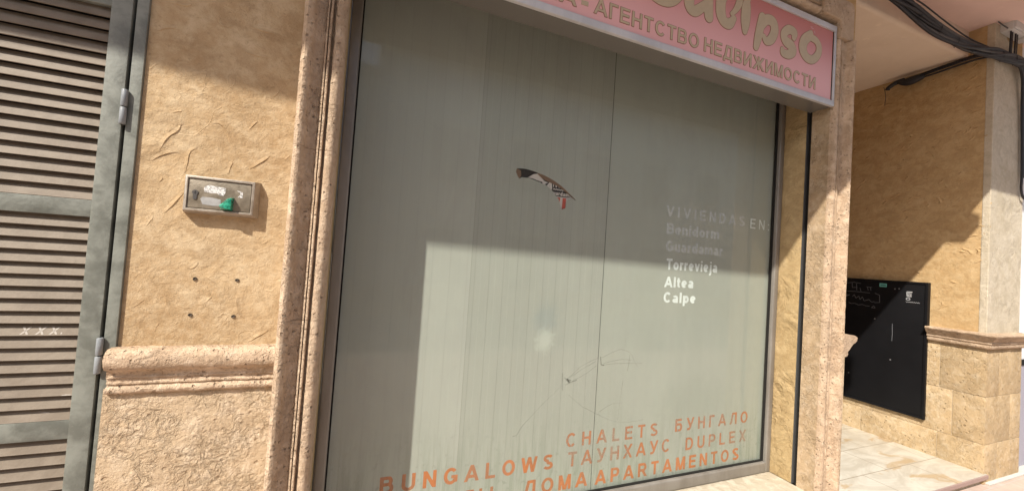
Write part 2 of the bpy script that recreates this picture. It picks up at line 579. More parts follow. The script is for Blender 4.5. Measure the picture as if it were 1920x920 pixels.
def m_vinyl(name, col, keep, lo, hi, patchy=0.9):
    """vinyl lettering, washed out and flaked away in places"""
    t = NT(name)
    w = t.noise(38, 5, 0.75, 0.3, t.scaled(1, 1, 0.16))
    s = t.noise(75, 4, 0.7, 0.4)
    f = t.math('ADD', t.math('MULTIPLY', w, 0.6), t.math('MULTIPLY', s, 0.4))
    patch = t.noise(3.2, 2, 0.5, 0.0)
    f = t.math('ADD', f, t.math('MULTIPLY', t.math('SUBTRACT', patch, 0.5), patchy))
    b = t.bsdf(col, 0.7, 0.15)
    a = t.ramp(f, lo, hi, keep[0], keep[1])
    t.l(a, b.inputs['Alpha'])
    return t.mat


ORANGE = m_vinyl('washed_orange_vinyl', (0.54, 0.175, 0.055), (0.95, 0.60), 0.42, 0.66)
ORANGE_FAINT = m_vinyl('faded_orange_vinyl', (0.53, 0.185, 0.07), (0.82, 0.36), 0.38, 0.62)
WHITE_VINYL = m_vinyl('white_vinyl', (0.80, 0.84, 0.84), (0.95, 0.8), 0.4, 0.6)
WHITE_FAINT = m_vinyl('shaded_white_vinyl', (0.80, 0.82, 0.84), (0.62, 0.40), 0.30, 0.70, 0.15)  # fainter copy of the white vinyl for shaded rows; shade put into its opacity


def m_sign():
    t = NT('pink_sign_print')
    X, Y, Z = t.xyz()
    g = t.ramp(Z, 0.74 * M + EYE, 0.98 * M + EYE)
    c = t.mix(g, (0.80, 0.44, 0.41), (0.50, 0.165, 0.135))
    n = t.ramp(t.noise(2.0, 2, 0.5), 0.3, 0.7, 0.0, 0.12)
    c = t.mix(n, c, (0.50, 0.18, 0.16))
    t.bsdf(c, 0.3, 0.4)
    return t.mat


SIGN = m_sign()


def m_marble():
    t = NT('veined_porch_tiles')
    br = t.n('ShaderNodeTexBrick')
    br.offset = 0.5
    br.inputs['Scale'].default_value = 1.0
    br.inputs['Mortar Size'].default_value = 0.003
    br.inputs['Mortar Smooth'].default_value = 0.1
    br.inputs['Brick Width'].default_value = 0.66
    br.inputs['Row Height'].default_value = 0.315
    br.inputs['Color1'].default_value = (1, 1, 1, 1)
    br.inputs['Color2'].default_value = (0.9, 0.9, 0.9, 1)
    br.inputs['Mortar'].default_value = (0, 0, 0, 1)
    mp = t.n('ShaderNodeMapping')
    mp.inputs['Location'].default_value = (0.1, 0.02, 0)
    t.l(t.pos, mp.inputs[0])
    t.l(mp.outputs[0], br.inputs['Vector'])
    v = t.noise(2.4, 6, 0.65, 1.5, t.scaled(1.0, 2.2, 1))
    c = t.mix(t.ramp(v, 0.35, 0.65), (0.47, 0.43, 0.35), (0.60, 0.565, 0.48))
    st = t.ramp(t.noise(2.2, 5, 0.6, 0.9, t.scaled(0.9, 2.6, 1, (5.3, 1.6, 0))), 0.58, 0.66)
    c = t.mix(t.math('MULTIPLY', st, 0.65), c, (0.42, 0.275, 0.12))
    c = t.mix(1.0, c, br.outputs['Color'], 'MULTIPLY')
    c = t.mix(br.outputs['Fac'], c, (0.26, 0.21, 0.15))
    t.bsdf(c, 0.35, 0.4)
    return t.mat


MARBLE = m_marble()
NOSING = m_flat('mauve_step_stone', (0.34, 0.24, 0.21), 0.6, 0.3)


def m_paving(name, c1, c2, mortar, bw, rh):
    t = NT(name)
    br = t.n('ShaderNodeTexBrick')
    br.offset = 0.5
    br.inputs['Scale'].default_value = 1.0
    br.inputs['Mortar Size'].default_value = 0.006
    br.inputs['Brick Width'].default_value = bw
    br.inputs['Row Height'].default_value = rh
    br.inputs['Color1'].default_value = c1 + (1,)
    br.inputs['Color2'].default_value = c2 + (1,)
    br.inputs['Mortar'].default_value = mortar + (1,)
    t.l(t.pos, br.inputs['Vector'])
    n = t.noise(6, 5, 0.65)
    c = t.mix(t.ramp(n, 0.3, 0.7, 0.0, 0.35), br.outputs['Color'], tuple(k * 0.6 for k in c1))
    nor = t.bump(t.math('SUBTRACT', t.math('MULTIPLY', t.noise(90, 3), 0.3), br.outputs['Fac']), 0.004, 0.8)
    t.bsdf(c, 0.85, 0.2, 0, nor)
    return t.mat


PAVING = m_paving('red_street_pavers', (0.50, 0.38, 0.31), (0.56, 0.43, 0.36), (0.50, 0.45, 0.40), 0.22, 0.11)
KERB = m_flat('pale_concrete_strip', (0.50, 0.48, 0.44), 0.9, 0.1, 0, 0.15, 20)
ROAD = m_paving('grey_road_slabs', (0.48, 0.44, 0.38), (0.53, 0.49, 0.43), (0.30, 0.28, 0.25), 0.6, 0.4)

# ------------------------------------------------------------------ setting: ground
g = MB()
g.face([(-60, -60, -1.004), (60, -60, -1.004), (60, 60, -1.004), (-60, 60, -1.004)])
o = g.build('ground', ROAD)
o['kind'] = 'structure'
g = MB()
g.face([(-30, -1.6, -1.0), (30, -1.6, -1.0), (30, 1.3, -1.0), (-30, 1.3, -1.0)])
o = g.build('pavement', PAVING)
o['kind'] = 'structure'

# ------------------------------------------------------------------ profile sweeps
JAMB = [(0, 1.03), (0, .955), (.001, .946), (.004, .939), (.009, .9355), (.014, .9365), (.019, .942), (.0222, .950),
        (.024, .957), (.028, .962), (.034, .9655), (.040, .966), (.0440, .969), (.0447, .960), (.048, .9595),
        (.0487, .968), (.0500, .968), (.0505, .959), (.0525, .9568), (.0545, .957), (.0558, .9605), (.0562, .972),
        (.0600, .972), (.0612, .962), (.064, .957), (.069, .9555), (.075, .957), (.080, .962), (.083, .968),
        (.084, .974), (.084, 1.04), (.05, 1.045)]


def dense(profile, step=0.004):
    out = []
    n = len(profile)
    for i in range(n):
        a, b = profile[i], profile[(i + 1) % n]
        d = math.dist(a, b)
        k = max(1, min(6, int(d / step)))
        for j in range(k):
            out.append((a[0] + (b[0] - a[0]) * j / k, a[1] + (b[1] - a[1]) * j / k))
    return out


JAMB_D = dense(JAMB)


def jamb(parent, side, z0, z1, seed):
    n = max(2, int((z1 - z0) * M / 0.009))
    m = MB()
    x = (lambda u: -.130 + u) if side < 0 else (lambda u: 1.784 - u)
    m.loft([[(x(u), y, z) for u, y in JAMB_D] for z in lerp_list(z0, z1, n)])
    m.jitter(0.0007, 22, seed).jitter(0.0010, 85, seed + 3)
    return m.build('jamb_block', STONE, parent, smooth=True)


def ridge(m, pts, place, height=.0016, back=.008, front=.0012):
    """a trowel ridge: a lip with one steep and one shallow side, fading out at both ends; place(a, b, h) -> module coordinates"""
    P = spline(pts, 6)
    n = len(P)
    rows_ = []
    for i, (a, b) in enumerate(P):
        p, q = P[max(i - 1, 0)], P[min(i + 1, n - 1)]
        d = Vector((q[0] - p[0], q[1] - p[1])).normalized()
        nn = Vector((-d.y, d.x))
        if nn.y < 0:
            nn = -nn
        k = math.sin(math.pi * (i + .15) / (n - .7)) ** .7
        k *= .75 + .5 * noise.noise(Vector((a * 55, b * 55, 3)))
        j = .0012 * noise.noise(Vector((a * 70, b * 70, 9)))
        a, b = a + nn.x * j, b + nn.y * j
        rows_.append([place(a + nn.x * back, b + nn.y * back, -.0004), place(a + nn.x * back * .4, b + nn.y * back * .4, height * .45 * k),
                      place(a, b, height * k), place(a - nn.x * front, b - nn.y * front, -.0004)])
    m.loft(rows_, closed_profile=False, caps=False)


# ------------------------------------------------------------------ facade wall on the left
wall = thing('stucco_wall', 'ochre trowelled stucco wall between louvred door and shop window, with rough stone plinth', 'wall', (-.27, 1.08, -1.0))
m = MB().box(-.403, -.10, 1.0, 1.2, -.305, 1.44)
RIDGES = [[(-0.342, 0.237), (-0.339, 0.216), (-0.359, 0.192), (-0.367, 0.166)], [(-0.379, 0.143), (-0.37, 0.154), (-0.354, 0.163), (-0.338, 0.168)], [(-0.286, 0.237), (-0.273, 0.239), (-0.259, 0.223), (-0.253, 0.204), (-0.241, 0.189)], [(-0.323, 0.127), (-0.321, 0.152), (-0.318, 0.173), (-0.307, 0.182)], [(-0.251, 0.136), (-0.247, 0.151), (-0.244, 0.163)], [(-0.213, 0.152), (-0.195, 0.168), (-0.177, 0.186)], [(-0.367, 0.088), (-0.361, 0.073), (-0.35, 0.053)], [(-0.351, 0.042), (-0.336, 0.065), (-0.322, 0.088)], [(-0.293, 0.467), (-0.289, 0.448), (-0.277, 0.443), (-0.263, 0.449)], [(-0.247, 0.402), (-0.22, 0.397), (-0.19, 0.399)], [(-0.244, 0.458), (-0.215, 0.454), (-0.179, 0.452)], [(-0.373, 0.467), (-0.347, 0.467), (-0.339, 0.475)], [(-0.39, 0.403), (-0.374, 0.414), (-0.356, 0.416)], [(-0.318, -0.052), (-0.3, -0.065), (-0.287, -0.053)], [(-0.218, -0.117), (-0.213, -0.148), (-0.199, -0.168)], [(-0.274, -0.08), (-0.259, -0.093)], [(-0.188, -0.217), (-0.172, -0.205), (-0.151, -0.192)], [(-0.351, -0.102), (-0.336, -0.128), (-0.333, -0.144)], [(-0.392, -0.057), (-0.387, -0.075)]]
for L in RIDGES:
    ridge(m, L, lambda a, b, h: (a, 1.0 - h, b), height=.0019)
rng = random.Random(21)
for k in range(26):
    x, z = rng.uniform(-.395, -.14), rng.uniform(-.21, .45)
    an = rng.uniform(-.5, 1.2)
    ln = rng.uniform(.008, .026)
    cv = rng.uniform(-.3, .3)
    ridge(m, [(x + ln * t * math.cos(an + cv * t), z + ln * t * math.sin(an + cv * t)) for t in (0, .35, .7, 1)], lambda a, b, h: (a, 1.0 - h, b), height=rng.uniform(.0006, .0012), back=.005)
m.build('wall_face', STUCCO, wall, smooth=True)
box('plinth', STONE_ROUGH, wall, -.414, -.10, .990, 1.19, -1.0, -.300)
box('wall_face', STUCCO, wall, -1.9, -1.06, 1.0, 1.2, -1.0, 1.44)
box('wall_face', STUCCO, wall, -1.06, -.403, 1.0, 1.2, .80, 1.44)
box('wall_face', STUCCO, wall, -.10, 1.70, 1.002, 1.2, 1.06, 1.44)

CAP_L = [(1.01, -.2215), (.985, -.2215), (.968, -.2225), (.957, -.2265), (.950, -.234), (.948, -.243), (.950, -.252),
         (.956, -.259), (.963, -.2625), (.970, -.264), (.974, -.268), (.976, -.274), (.9745, -.2755), (.9745, -.2785),
         (.979, -.2795), (.979, -.286), (.9765, -.287), (.9765, -.290), (.981, -.2915), (.981, -.2945), (.9745, -.296),
         (.9705, -.300), (.971, -.305), (.976, -.309), (.985, -.310), (1.01, -.310)]
CAP_LD = dense([(1.0 - (1.0 - y) * .66 if y < 1.0 else y, z) for y, z in CAP_L])
m = MB()
m.loft([[(x, y, z) for y, z in CAP_LD] for x in lerp_list(-.4085, -.132, 60)])
m.jitter(0.0016, 30, 5.0).jitter(0.0014, 95, 8.0)
m.build('dado_cap', STONE, wall, smooth=True)

# ------------------------------------------------------------------ four old fixing holes
for i, (x, z, lab) in enumerate([(-.291, -.086, 'upper left dark plug of four in the stucco below the key box'),
                                 (-.218, -.086, 'upper right dark plug of four in the stucco below the key box'),
                                 (-.293, -.160, 'lower left dark plug of four in the stucco above the stone ledge'),
                                 (-.219, -.162, 'lower right dark plug of four in the stucco above the stone ledge')]):
    m = MB()
    r = .0033
    rings = []
    for y, k in ((1.004, 1.0), (.9985, 1.0), (.9975, .8), (.999, .35)):
        rings.append([(x + r * 1.15 * k * math.cos(a * math.pi / 6), y, z + r * k * math.sin(a * math.pi / 6)) for a in range(12)])
    m.loft(rings)
    m.jitter(0.0012, 160, i * 3.1)
    tag(m.build('wall_plug', PLUG, smooth=True), lab, 'wall plug', 'old fixing holes in the stucco')

# ------------------------------------------------------------------ key switch box
kb = thing('key_switch_box', 'scuffed bronze key switch box with sticker scraps and green knob on ochre stucco', 'switch box', (-.256, 1.0, .05))
m = MB()
x0, x1, z0, z1 = -.3165, -.1965, .0515, .1225
oy, fy = 1.002, .980
ring = lambda dx, y: [(x0 + dx, y, z0 + dx), (x1 - dx, y, z0 + dx), (x1 - dx, y, z1 - dx), (x0 + dx, y, z1 - dx)]
m.loft([[(x0 - .003, oy, z0 - .004), (x1 + .007, oy, z0 - .004), (x1 + .007, oy, z1 + .002), (x0 - .003, oy, z1 + .002)],
        [(x0 - .002, .990, z0 - .003), (x1 + .005, .990, z0 - .003), (x1 + .005, .990, z1 + .001), (x0 - .002, .990, z1 + .001)],
        ring(0, fy + .001), ring(.0012, fy), ring(.0045, fy), ring(.0052, fy + .0008), ring(.0054, .9845)])
m.build('casing', STEEL_EDGE, kb, smooth=True)
fp = box('face_plate', STEEL, kb, x0 + .0068, x1 - .0068, (.9862 - .004), (.9882 - .004), z0 + .0068, z1 - .0068, bevel=.0006)
m = MB()
cx, cz, r = -.2985, .089, .0052
pts = [(cx + r * math.cos(a), cz + r * math.sin(a)) for a in [math.radians(-50 + k * 20) for k in range(15)]]
pts += [(cx - .0032, cz - .0120), (cx - .0018, cz - .0142), (cx + .0018, cz - .0142), (cx + .0032, cz - .0120)]
m.prism(pts, .9808, .9826)
lk = m.build('lock_cylinder', LOCK, kb)
MB().box(cx - .0005, cx + .0005, .9805, .9810, cz - .003, cz + .003).build('key_slot', DARK, lk)


def scrap(pts, y, name, mat, parent, t=.0003):
    return MB().prism(pts, y - t, y).build(name, mat, parent)


scrap([(-.285, .098), (-.283, .1035), (-.276, .1065), (-.262, .105), (-.2475, .1035), (-.248, .094), (-.251, .0875), (-.257, .087),
       (-.262, .0915), (-.272, .0905), (-.284, .092)], .9821, 'sticker', STICKER, kb)
scrap([(-.229, .1015), (-.2175, .0985), (-.2175, .0865), (-.226, .0875), (-.2215, .093), (-.2225, .097)], .9821, 'sticker', STICKER, kb)
scrap([(-.2895, .077), (-.286, .0815), (-.270, .0815), (-.255, .0790), (-.254, .066), (-.268, .0650), (-.285, .0665)], .9821, 'rubbed_sticker',
      m_flat('rubbed_sticker_grey', (0.36, 0.355, 0.34), 0.7, 0.3, 0, 0.3, 90), kb)
m = MB()
a = [(-.2570, .9818, .0670), (-.2530, .9818, .0590), (-.2330, .9818, .0580), (-.2320, .9818, .0855), (-.2425, .9818, .0840)]
c = [(-.2500, .9740, .0672), (-.2480, .9700, .0620), (-.2345, .9690, .0600), (-.2335, .9700, .0835), (-.2400, .9730, .0815)]
m.loft([a, c])
m.build('green_knob', GREEN, kb)

# ------------------------------------------------------------------ louvred metal door
door = thing('louvred_door', 'grey green metal louvred door with dusty taupe slats left of the ochre wall', 'door', (-.74, .99, -.99))
DF = .9835
STX0, STX1 = -.459, -.4275
box('frame', DOOR, door, -.4222, -.4035, .9855, 1.05, -.995, .80, bevel=.0012)
box('frame', DOOR, door, -1.055, -1.03, .9855, 1.05, -.995, .80, bevel=.0012)
box('frame', DOOR, door, -1.03, -.4222, .9855, 1.05, .775, .80, bevel=.0012)
box('gap_shade', DARK, door, -.4285, -.4215, 1.0, 1.03, -.99, .775)  # dark strip: shade of the gap put into its colour
box('stile', DOOR, door, STX0, STX1, DF, 1.015, -.985, .77, bevel=.001)
box('stile', DOOR, door, -1.025, -.994, DF, 1.015, -.985, .77, bevel=.001)
RAILS = [(-.985, -.90), (-.389, -.355), (.0235, .0550), (.430, .462), (.74, .77)]
for a, b in RAILS:
    box('rail', DOOR, door, -.994, STX0, DF + .0012, 1.013, a, b, bevel=.001)
PITCH = .0229
rng = random.Random(4)
for (lo, hi) in [(-.90, -.389), (-.355, .0235), (.0550, .430), (.462, .74)]:
    n = int(round((hi - lo) / PITCH))
    p = (hi - lo) / n
    m = MB()
    for k in range(n):
        zb = lo + k * p + .0005
        dz = rng.uniform(-.0003, .0003)
        H = p * 0.93
        prof = [(.9868, zb + .0015), (.9860, zb + .0003), (.9866, zb - .0005), (.9885, zb - .0002), (.9892, zb + .0010),
                (.9985, zb + H + .0006), (.9970, zb + H + .0012)]
        m.loft([[(x, y, z + dz) for y, z in prof] for x in (-.994, STX0)])
    m.build('louvre_panel', SLAT, door, smooth=False)
door.location.y += .0085 * M
box('shade_sheet', DARK, door, -.994, STX0, 1.006, 1.010, -.90, .74)  # dark sheet added behind the slats; shade of the hollow put into its colour
for zc in (.240, -.2365):
    m = MB()
    for a, b in ((zc - .0335, zc - .0012), (zc + .0012, zc + .0335)):
        hx, hy, r = -.4255, .9815, .0052
        m.loft([[(hx + rr * math.cos(t * math.pi / 8), hy + rr * math.sin(t * math.pi / 8), z) for t in range(16)]
                for z, rr in ((a, r * .85), (a + .001, r), (b - .001, r), (b, r * .85))])
    h = m.build('hinge', HINGE, door, smooth=True)
# scratched crosses on one slat, worn edges on others
def slat_y(fr):
    return .9862 + fr * .0112


def stroke(m, pts, w, y):
    for (xa, za), (xb, zb) in zip(pts[:-1], pts[1:]):
        d = Vector((xb - xa, zb - za))
        if d.length < 1e-6:
            continue
        nn = Vector((-d.y, d.x)).normalized() * w / 2
        m.prism([(xa + nn.x, za + nn.y), (xb + nn.x, zb + nn.y), (xb - nn.x, zb - nn.y), (xa - nn.x, za - nn.y)], y - .0004, y)


lo, hi = -.355, .0235
n = int(round((hi - lo) / PITCH))
pp = (hi - lo) / n
ks = int((-.197 - lo) / pp)
zb = lo + ks * pp
gm = bmesh.new()
mm = MB()
for cx in (-.5335, -.5130, -.4945):
    for sgn in (-1, 1):
        k = 6
        for i in range(k):
            f0, f1 = .1 + .56 * i / k, .1 + .56 * (i + 1) / k
            q = lambda f: (cx + sgn * (f - .38) * .018 * (1 if sgn > 0 else .8), slat_y(f) - .0006, zb + f * pp)
            a, b = q(f0), q(f1)
            wv = .0016
            mm.face([(a[0] - wv, a[1], a[2]), (a[0] + wv, a[1], a[2]), (b[0] + wv, b[1], b[2]), (b[0] - wv, b[1], b[2])])
mm.face([(-.485, slat_y(.12) - .0006, zb + .12 * pp), (-.483, slat_y(.12) - .0006, zb + .12 * pp),
         (-.483, slat_y(.25) - .0006, zb + .25 * pp), (-.485, slat_y(.25) - .0006, zb + .25 * pp)])
gm.free()
mm.build('scratched_crosses', WHITE_SCRATCH, door)
# ------------------------------------------------------------------ moulded stone surround of the shop window
sur = thing('window_surround', 'moulded pitted stone surround framing the shop window and sign', 'window surround', (.83, 1.0, -1.0))
JZ = [-1.0, -.532, -.163, .207, .575, .943]
for s in (-1, 1):
    for i in range(5):
        jamb(sur, s, JZ[i] + .0004, JZ[i + 1] - .0004, i * 2.3 + s)


def lintel(x0, x1, seed):
    n = max(2, int((x1 - x0) * M / 0.012))
    m = MB()
    m.loft([[(x, y, 1.098 - u * 1.0) for u, y in JAMB_D] for x in lerp_list(x0, x1, n)])
    m.jitter(0.0022, 26, seed)
    return m.build('lintel_block', STONE, sur, smooth=True)


lintel(-.045, .50, 3.3)
lintel(.5018, 1.05, 7.3)
lintel(1.0518, 1.590, 9.3)
# corner blocks with a rounded outer corner
for s in (-1, 1):
    xo = (lambda u: -.131 + u) if s < 0 else (lambda u: 1.785 - u)
    arc = [(.024 - .024 * math.cos(a), 1.074 + .026 * math.sin(a)) for a in [k * math.pi / 16 for k in range(9)]]
    inner = .084 if s < 0 else .192
    pts = [(xo(u), z) for u, z in ([(0, .9447)] + arc + [(inner, 1.10), (inner, 1.013), (.082, 1.013), (.082, .9447)])]
    m = MB()
    m.prism(pts, .949, 1.05)
    bmesh.ops.bevel(m.bm, geom=[e for e in m.bm.edges], offset=.008, segments=3, profile=.5, affect='EDGES')
    m.build('corner_block', STONE, sur, smooth=True)
box('reveal_stone', STONE_REVEAL, sur, 1.699, 1.75, .976, 1.040, -.8215, 1.0)
box('reveal_stone', STONE_REVEAL, sur, -.09, -.0465, .976, 1.040, -.8215, 1.0)

rev = thing('window_reveal', 'narrow golden stucco reveal beside the right edge of the window', 'wall reveal', (1.73, 1.11, -.82))
box('reveal_face', STUCCO_GOLD, rev, 1.700, 1.765, 1.061, 1.20, -.821, 1.06, bevel=.002)
rv2 = thing('shutter_guide', 'dark vertical shutter slot cut between golden reveal and stone jamb', 'shutter guide', (1.72, 1.05, -.82))
box('channel', DARK, rv2, 1.712, 1.765, 1.0395, 1.062, -.821, 1.0)
box('channel_lip', m_flat('grey_channel_metal', (0.10, 0.10, 0.10), 0.5, 0.4, 0.4), rv2, 1.7005, 1.712, 1.057, 1.0605, -.8205, 1.0)
rev3 = thing('left_window_reveal', 'golden stucco reveal hidden behind the left stone jamb', 'wall reveal', (-.07, 1.11, -.82))
rev3.name = 'window_reveal'
ORIGIN[rev3.name] = Vector(rev3.location)
box('reveal_face', STUCCO_GOLD, rev3, -.11, -.0475, 1.041, 1.20, -.821, 1.06)

# ------------------------------------------------------------------ shop window
win = thing('shop_window', 'large shop window in a bronze frame, grey green film behind the dusty glass', 'window', (.83, 1.16, -.82))
def frame_bar(x0, x1, z0, z1, name='frame'):
    return box(name, ALU, win, x0, x1, 1.146, 1.185, z0, z1, bevel=.006, seg=3)


frame_bar(-.0455, -.0176, -.8205, .98)
frame_bar(1.673, 1.6995, -.8205, .98)
frame_bar(-.0176, 1.673, -.8205, -.779)
frame_bar(-.0176, 1.673, .935, .98)
m = MB()
for a in ((-.0176, -.0135, -.779, .935), (1.6685, 1.673, -.779, .935), (-.0135, 1.6685, -.779, -.7755)):
    m.box(a[0], a[1], 1.160, 1.1695, a[2], a[3])
m.build('gasket', DARK, win)
GY = 1.170
box('glass_pane', GLASS, win, -.0170, 1.6725, GY, GY + .0034, -.7785, .934)
FY = GY + .0042


def film(x0, x1, mat, hole=None):
    bm = bmesh.new()
    es = []
    nz = 14
    outer = [(x0, -.778)] + [(x1, -.778)] + [(x1, .933)] + [(x0, .933)]
    for loop in ([outer] + ([hole] if hole else [])):
        vs = [bm.verts.new(W(x, FY, z)) for x, z in loop]
        for a, b in zip(vs, vs[1:] + vs[:1]):
            es.append(bm.edges.new((a, b)))
    bmesh.ops.triangle_fill(bm, use_beauty=True, use_dissolve=False, edges=es)
    r = bmesh.ops.extrude_face_region(bm, geom=list(bm.faces))
    bmesh.ops.translate(bm, verts=[v for v in r['geom'] if isinstance(v, bmesh.types.BMVert)], vec=(0, .0007, 0))
    bmesh.ops.recalc_face_normals(bm, faces=bm.faces)
    m = MB()
    m.bm.free()
    m.bm = bm
    return m.build('window_film', mat, win)


TEAR = [(.473, .288), (.492, .2905), (.509, .2905), (.528, .2885), (.547, .2845), (.570, .280), (.591, .2735), (.612, .2655), (.632, .256), (.648, .247),
        (.663, .236), (.682, .2225), (.698, .211), (.688, .2145), (.678, .2155), (.668, .209), (.661, .2005), (.6595, .190), (.658, .1795),
        (.649, .1765), (.6405, .1705), (.6365, .190), (.631, .207), (.622, .2155), (.612, .225), (.605, .2325), (.591, .242), (.580, .2485),
        (.566, .2515), (.552, .2555), (.533, .260), (.516, .2635), (.503, .2625), (.491, .2615), (.4835, .2555), (.476, .266), (.470, .277)]
film(-.0165, .3440, FILM_WIDE)
film(.3445, .8255, FILM_PLEAT, TEAR)
film(.8277, 1.6722, FILM_SMOOTH)
box('film_seam', DARK, win, .8250, .8283, FY + .001, FY + .0016, -.778, .933)
box('light_stop_board', NEWS_BLACK, win, -.0165, 1.672, FY + .02, FY + .028, -.7775, .932)  # unseen board added to stop light leaking in behind film and newspaper
# torn brown lip along the upper edge of the hole
m = MB()
up = [(.547, .2850), (.570, .2808), (.591, .2742), (.612, .2662), (.632, .2567), (.648, .2477), (.663, .2367), (.682, .2232), (.699, .2112)]
dn = [(.5475, .2830), (.566, .2690), (.585, .2620), (.608, .2560), (.630, .2490), (.647, .2415), (.662, .2320), (.680, .2215), (.699, .2108)]
for i in range(len(up) - 1):
    m.face([(up[i][0], FY + .0010, up[i][1]), (up[i + 1][0], FY + .0010, up[i + 1][1]), (dn[i + 1][0], FY + .0034, dn[i + 1][1]), (dn[i][0], FY + .0034, dn[i][1])])
m.build('torn_lip', KRAFT, win)
m = MB()
m.prism([(.470, .277), (.473, .2885), (.488, .283), (.490, .268), (.484, .256), (.477, .265)], FY + .001, FY + .0022)
m.build('torn_lip', KRAFT, win)


# ------------------------------------------------------------------ lettering
import numpy as np


def arc(cx, cy, rx, ry, a0, a1, n=14):
    return [(cx + rx * math.cos(math.radians(a0 + (a1 - a0) * i / n)), cy + ry * math.sin(math.radians(a0 + (a1 - a0) * i / n))) for i in range(n + 1)]


def glyph(ch, s):
    """grotesque letter of cap height 1 and stroke width s -> (width, strokes, y range)"""
    h = s / 2
    t, q = 1 - h, h                      # centre lines of the top and bottom bars
    V = lambda x, y0=-.2, y1=1.2: [(x, y0), (x, y1)]
    Hh = lambda x0, x1, y: [(x0, y), (x1, y)]
    yr = (0, 1)
    if ch == 'A' or ch == 'А':
        return .80, [[(h * .75 - .08, -.2), (.40 + .04, 1.1)], [(.80 - h * .75 + .08, -.2), (.40 - .04, 1.1)], Hh(.2, .6, .30)], yr
    if ch in 'BВ':
        return .70, [V(h), Hh(h, .42, t), Hh(h, .42, .54), Hh(h, .44, q), arc(.42, (t + .54) / 2, .70 - h - .05 - .42, (t - .54) / 2, -90, 90), arc(.44, (q + .54) / 2, .70 - h - .44, (.54 - q) / 2, -90, 90)], yr
    if ch in 'CС':
        return .74, [arc(.38, .5, .38 - h, .5 - h, 42, 318, 28)], (-.02, 1.02)
    if ch == 'D':
        return .72, [V(h), Hh(h, .34, t), Hh(h, .34, q), arc(.34, .5, .72 - h - .34, .5 - h, -90, 90, 20)], yr
    if ch in 'EЕ':
        return .64, [V(h), Hh(h, .64, t), Hh(h, .60, .52), Hh(h, .64, q)], yr
    if ch == 'G':
        return .78, [arc(.39, .5, .39 - h, .5 - h, 42, 340, 28), Hh(.42, .78 - h, .45), [(.78 - h, .12), (.78 - h, .45 + h)]], (-.02, 1.02)
    if ch in 'HН':
        return .70, [V(h), V(.70 - h), Hh(h, .70 - h, .53)], yr
    if ch == 'I':
        return s, [V(h)], yr
    if ch == 'L':
        return .60, [V(h), Hh(h, .60, q)], yr
    if ch in 'MМ':
        return .84, [V(h), V(.84 - h), [(h * .9, 1.15), (.42 + .01, -.1)], [(.84 - h * .9, 1.15), (.42 - .01, -.1)]], yr
    if ch == 'N':
        return .71, [V(h), V(.71 - h), [(h * .8 - .05, 1.1), (.71 - h * .8 + .05, -.1)]], yr
    if ch == 'И':
        return .71, [V(h), V(.71 - h), [(h * .8 - .05, -.1), (.71 - h * .8 + .05, 1.1)]], yr
    if ch in 'OО':
        return .80, [arc(.40, .5, .40 - h, .5 - h, 0, 360, 36)], (-.02, 1.02)
    if ch in 'PР':
        return .66, [V(h), Hh(h, .40, t), Hh(h, .40, .45), arc(.40, (t + .45) / 2, .66 - h - .40, (t - .45) / 2, -90, 90)], yr
    if ch == 'R':
        return .72, [V(h), Hh(h, .42, t), Hh(h, .42, .47), arc(.42, (t + .47) / 2, .69 - h - .42, (t - .47) / 2, -90, 90), [(.36, .50), (.72 - h * .7 + .06, -.1)]], yr
    if ch == 'S':
        return .68, [arc(.34, .745, .34 - h - .01, .255 - h, 25, 270, 18)[:-1] + arc(.34, .265, .34 - h, .265 - h, 90, -155, 20)], (-.02, 1.02)
    if ch in 'TТ':
        return .64, [V(.32), Hh(0, .64, t)], yr
    if ch == 'U':
        return .70, [[(h, 1.2), (h, .35)] + arc(.35, .35, .35 - h, .35 - h, 180, 360, 16) + [(.70 - h, 1.2)]], (-.02, 1)
    if ch == 'V':
        return .74, [[(h * .7 - .06, 1.2), (.37 + .05, -.15)], [(.74 - h * .7 + .06, 1.2), (.37 - .05, -.15)]], yr
    if ch == 'W':
        return 1.02, [[(h * .7 - .04, 1.2), (.27 + .03, -.15)], [(.27 - .03, -.15), (.51 + .03, 1.15)], [(.51 - .03, 1.15), (.75 + .03, -.15)], [(.75 - .03, -.15), (1.02 - h * .7 + .04, 1.2)]], yr
    if ch in 'XХ':
        return .72, [[(h * .7 - .1, -.2), (.72 - h * .7 + .1, 1.2)], [(h * .7 - .1, 1.2), (.72 - h * .7 + .1, -.2)]], yr
    if ch == 'Б':
        return .68, [V(h), Hh(h, .62, t), Hh(h, .42, .56), Hh(h, .42, q), arc(.42, (q + .56) / 2, .68 - h - .42, (.56 - q) / 2, -90, 90)], yr
    if ch == 'У':
        return .70, [[(h * .7 - .08, 1.2), (.37, .30)], [(.70 - h * .7 + .05, 1.12), (.36, .22), (.30, .12), (.22, q), (.06, q)]], yr
    if ch == 'Г':
        return .56, [V(h), Hh(h, .56, t)], yr
    if ch == 'П':
        return .70, [V(h), V(.70 - h), Hh(h, .70 - h, t)], yr
    if ch == 'Л':
        return .74, [V(.74 - h), Hh(.22, .74 - h, t), [(.22 + h, 1.0), (.22, .5), (.17, .2), (.10, q), (0, q)]], yr
    if ch == 'Д':
        return .80, [[(.66, 0), (.66, 1.2)], Hh(.22, .66, t), [(.22 + h, 1.0), (.225, .5), (.14, .05)], Hh(0, .80, q), [(h * .9, -.2), (h * .9, .06)], [(.80 - h * .9, -.2), (.80 - h * .9, .06)]], (-.18, 1)
    if ch == 'Ы':
        return .90, [V(h), Hh(h, .36, .56), Hh(h, .36, q), arc(.36, (q + .56) / 2, .58 - h - .36 + .02, (.56 - q) / 2, -90, 90), V(.90 - h)], yr
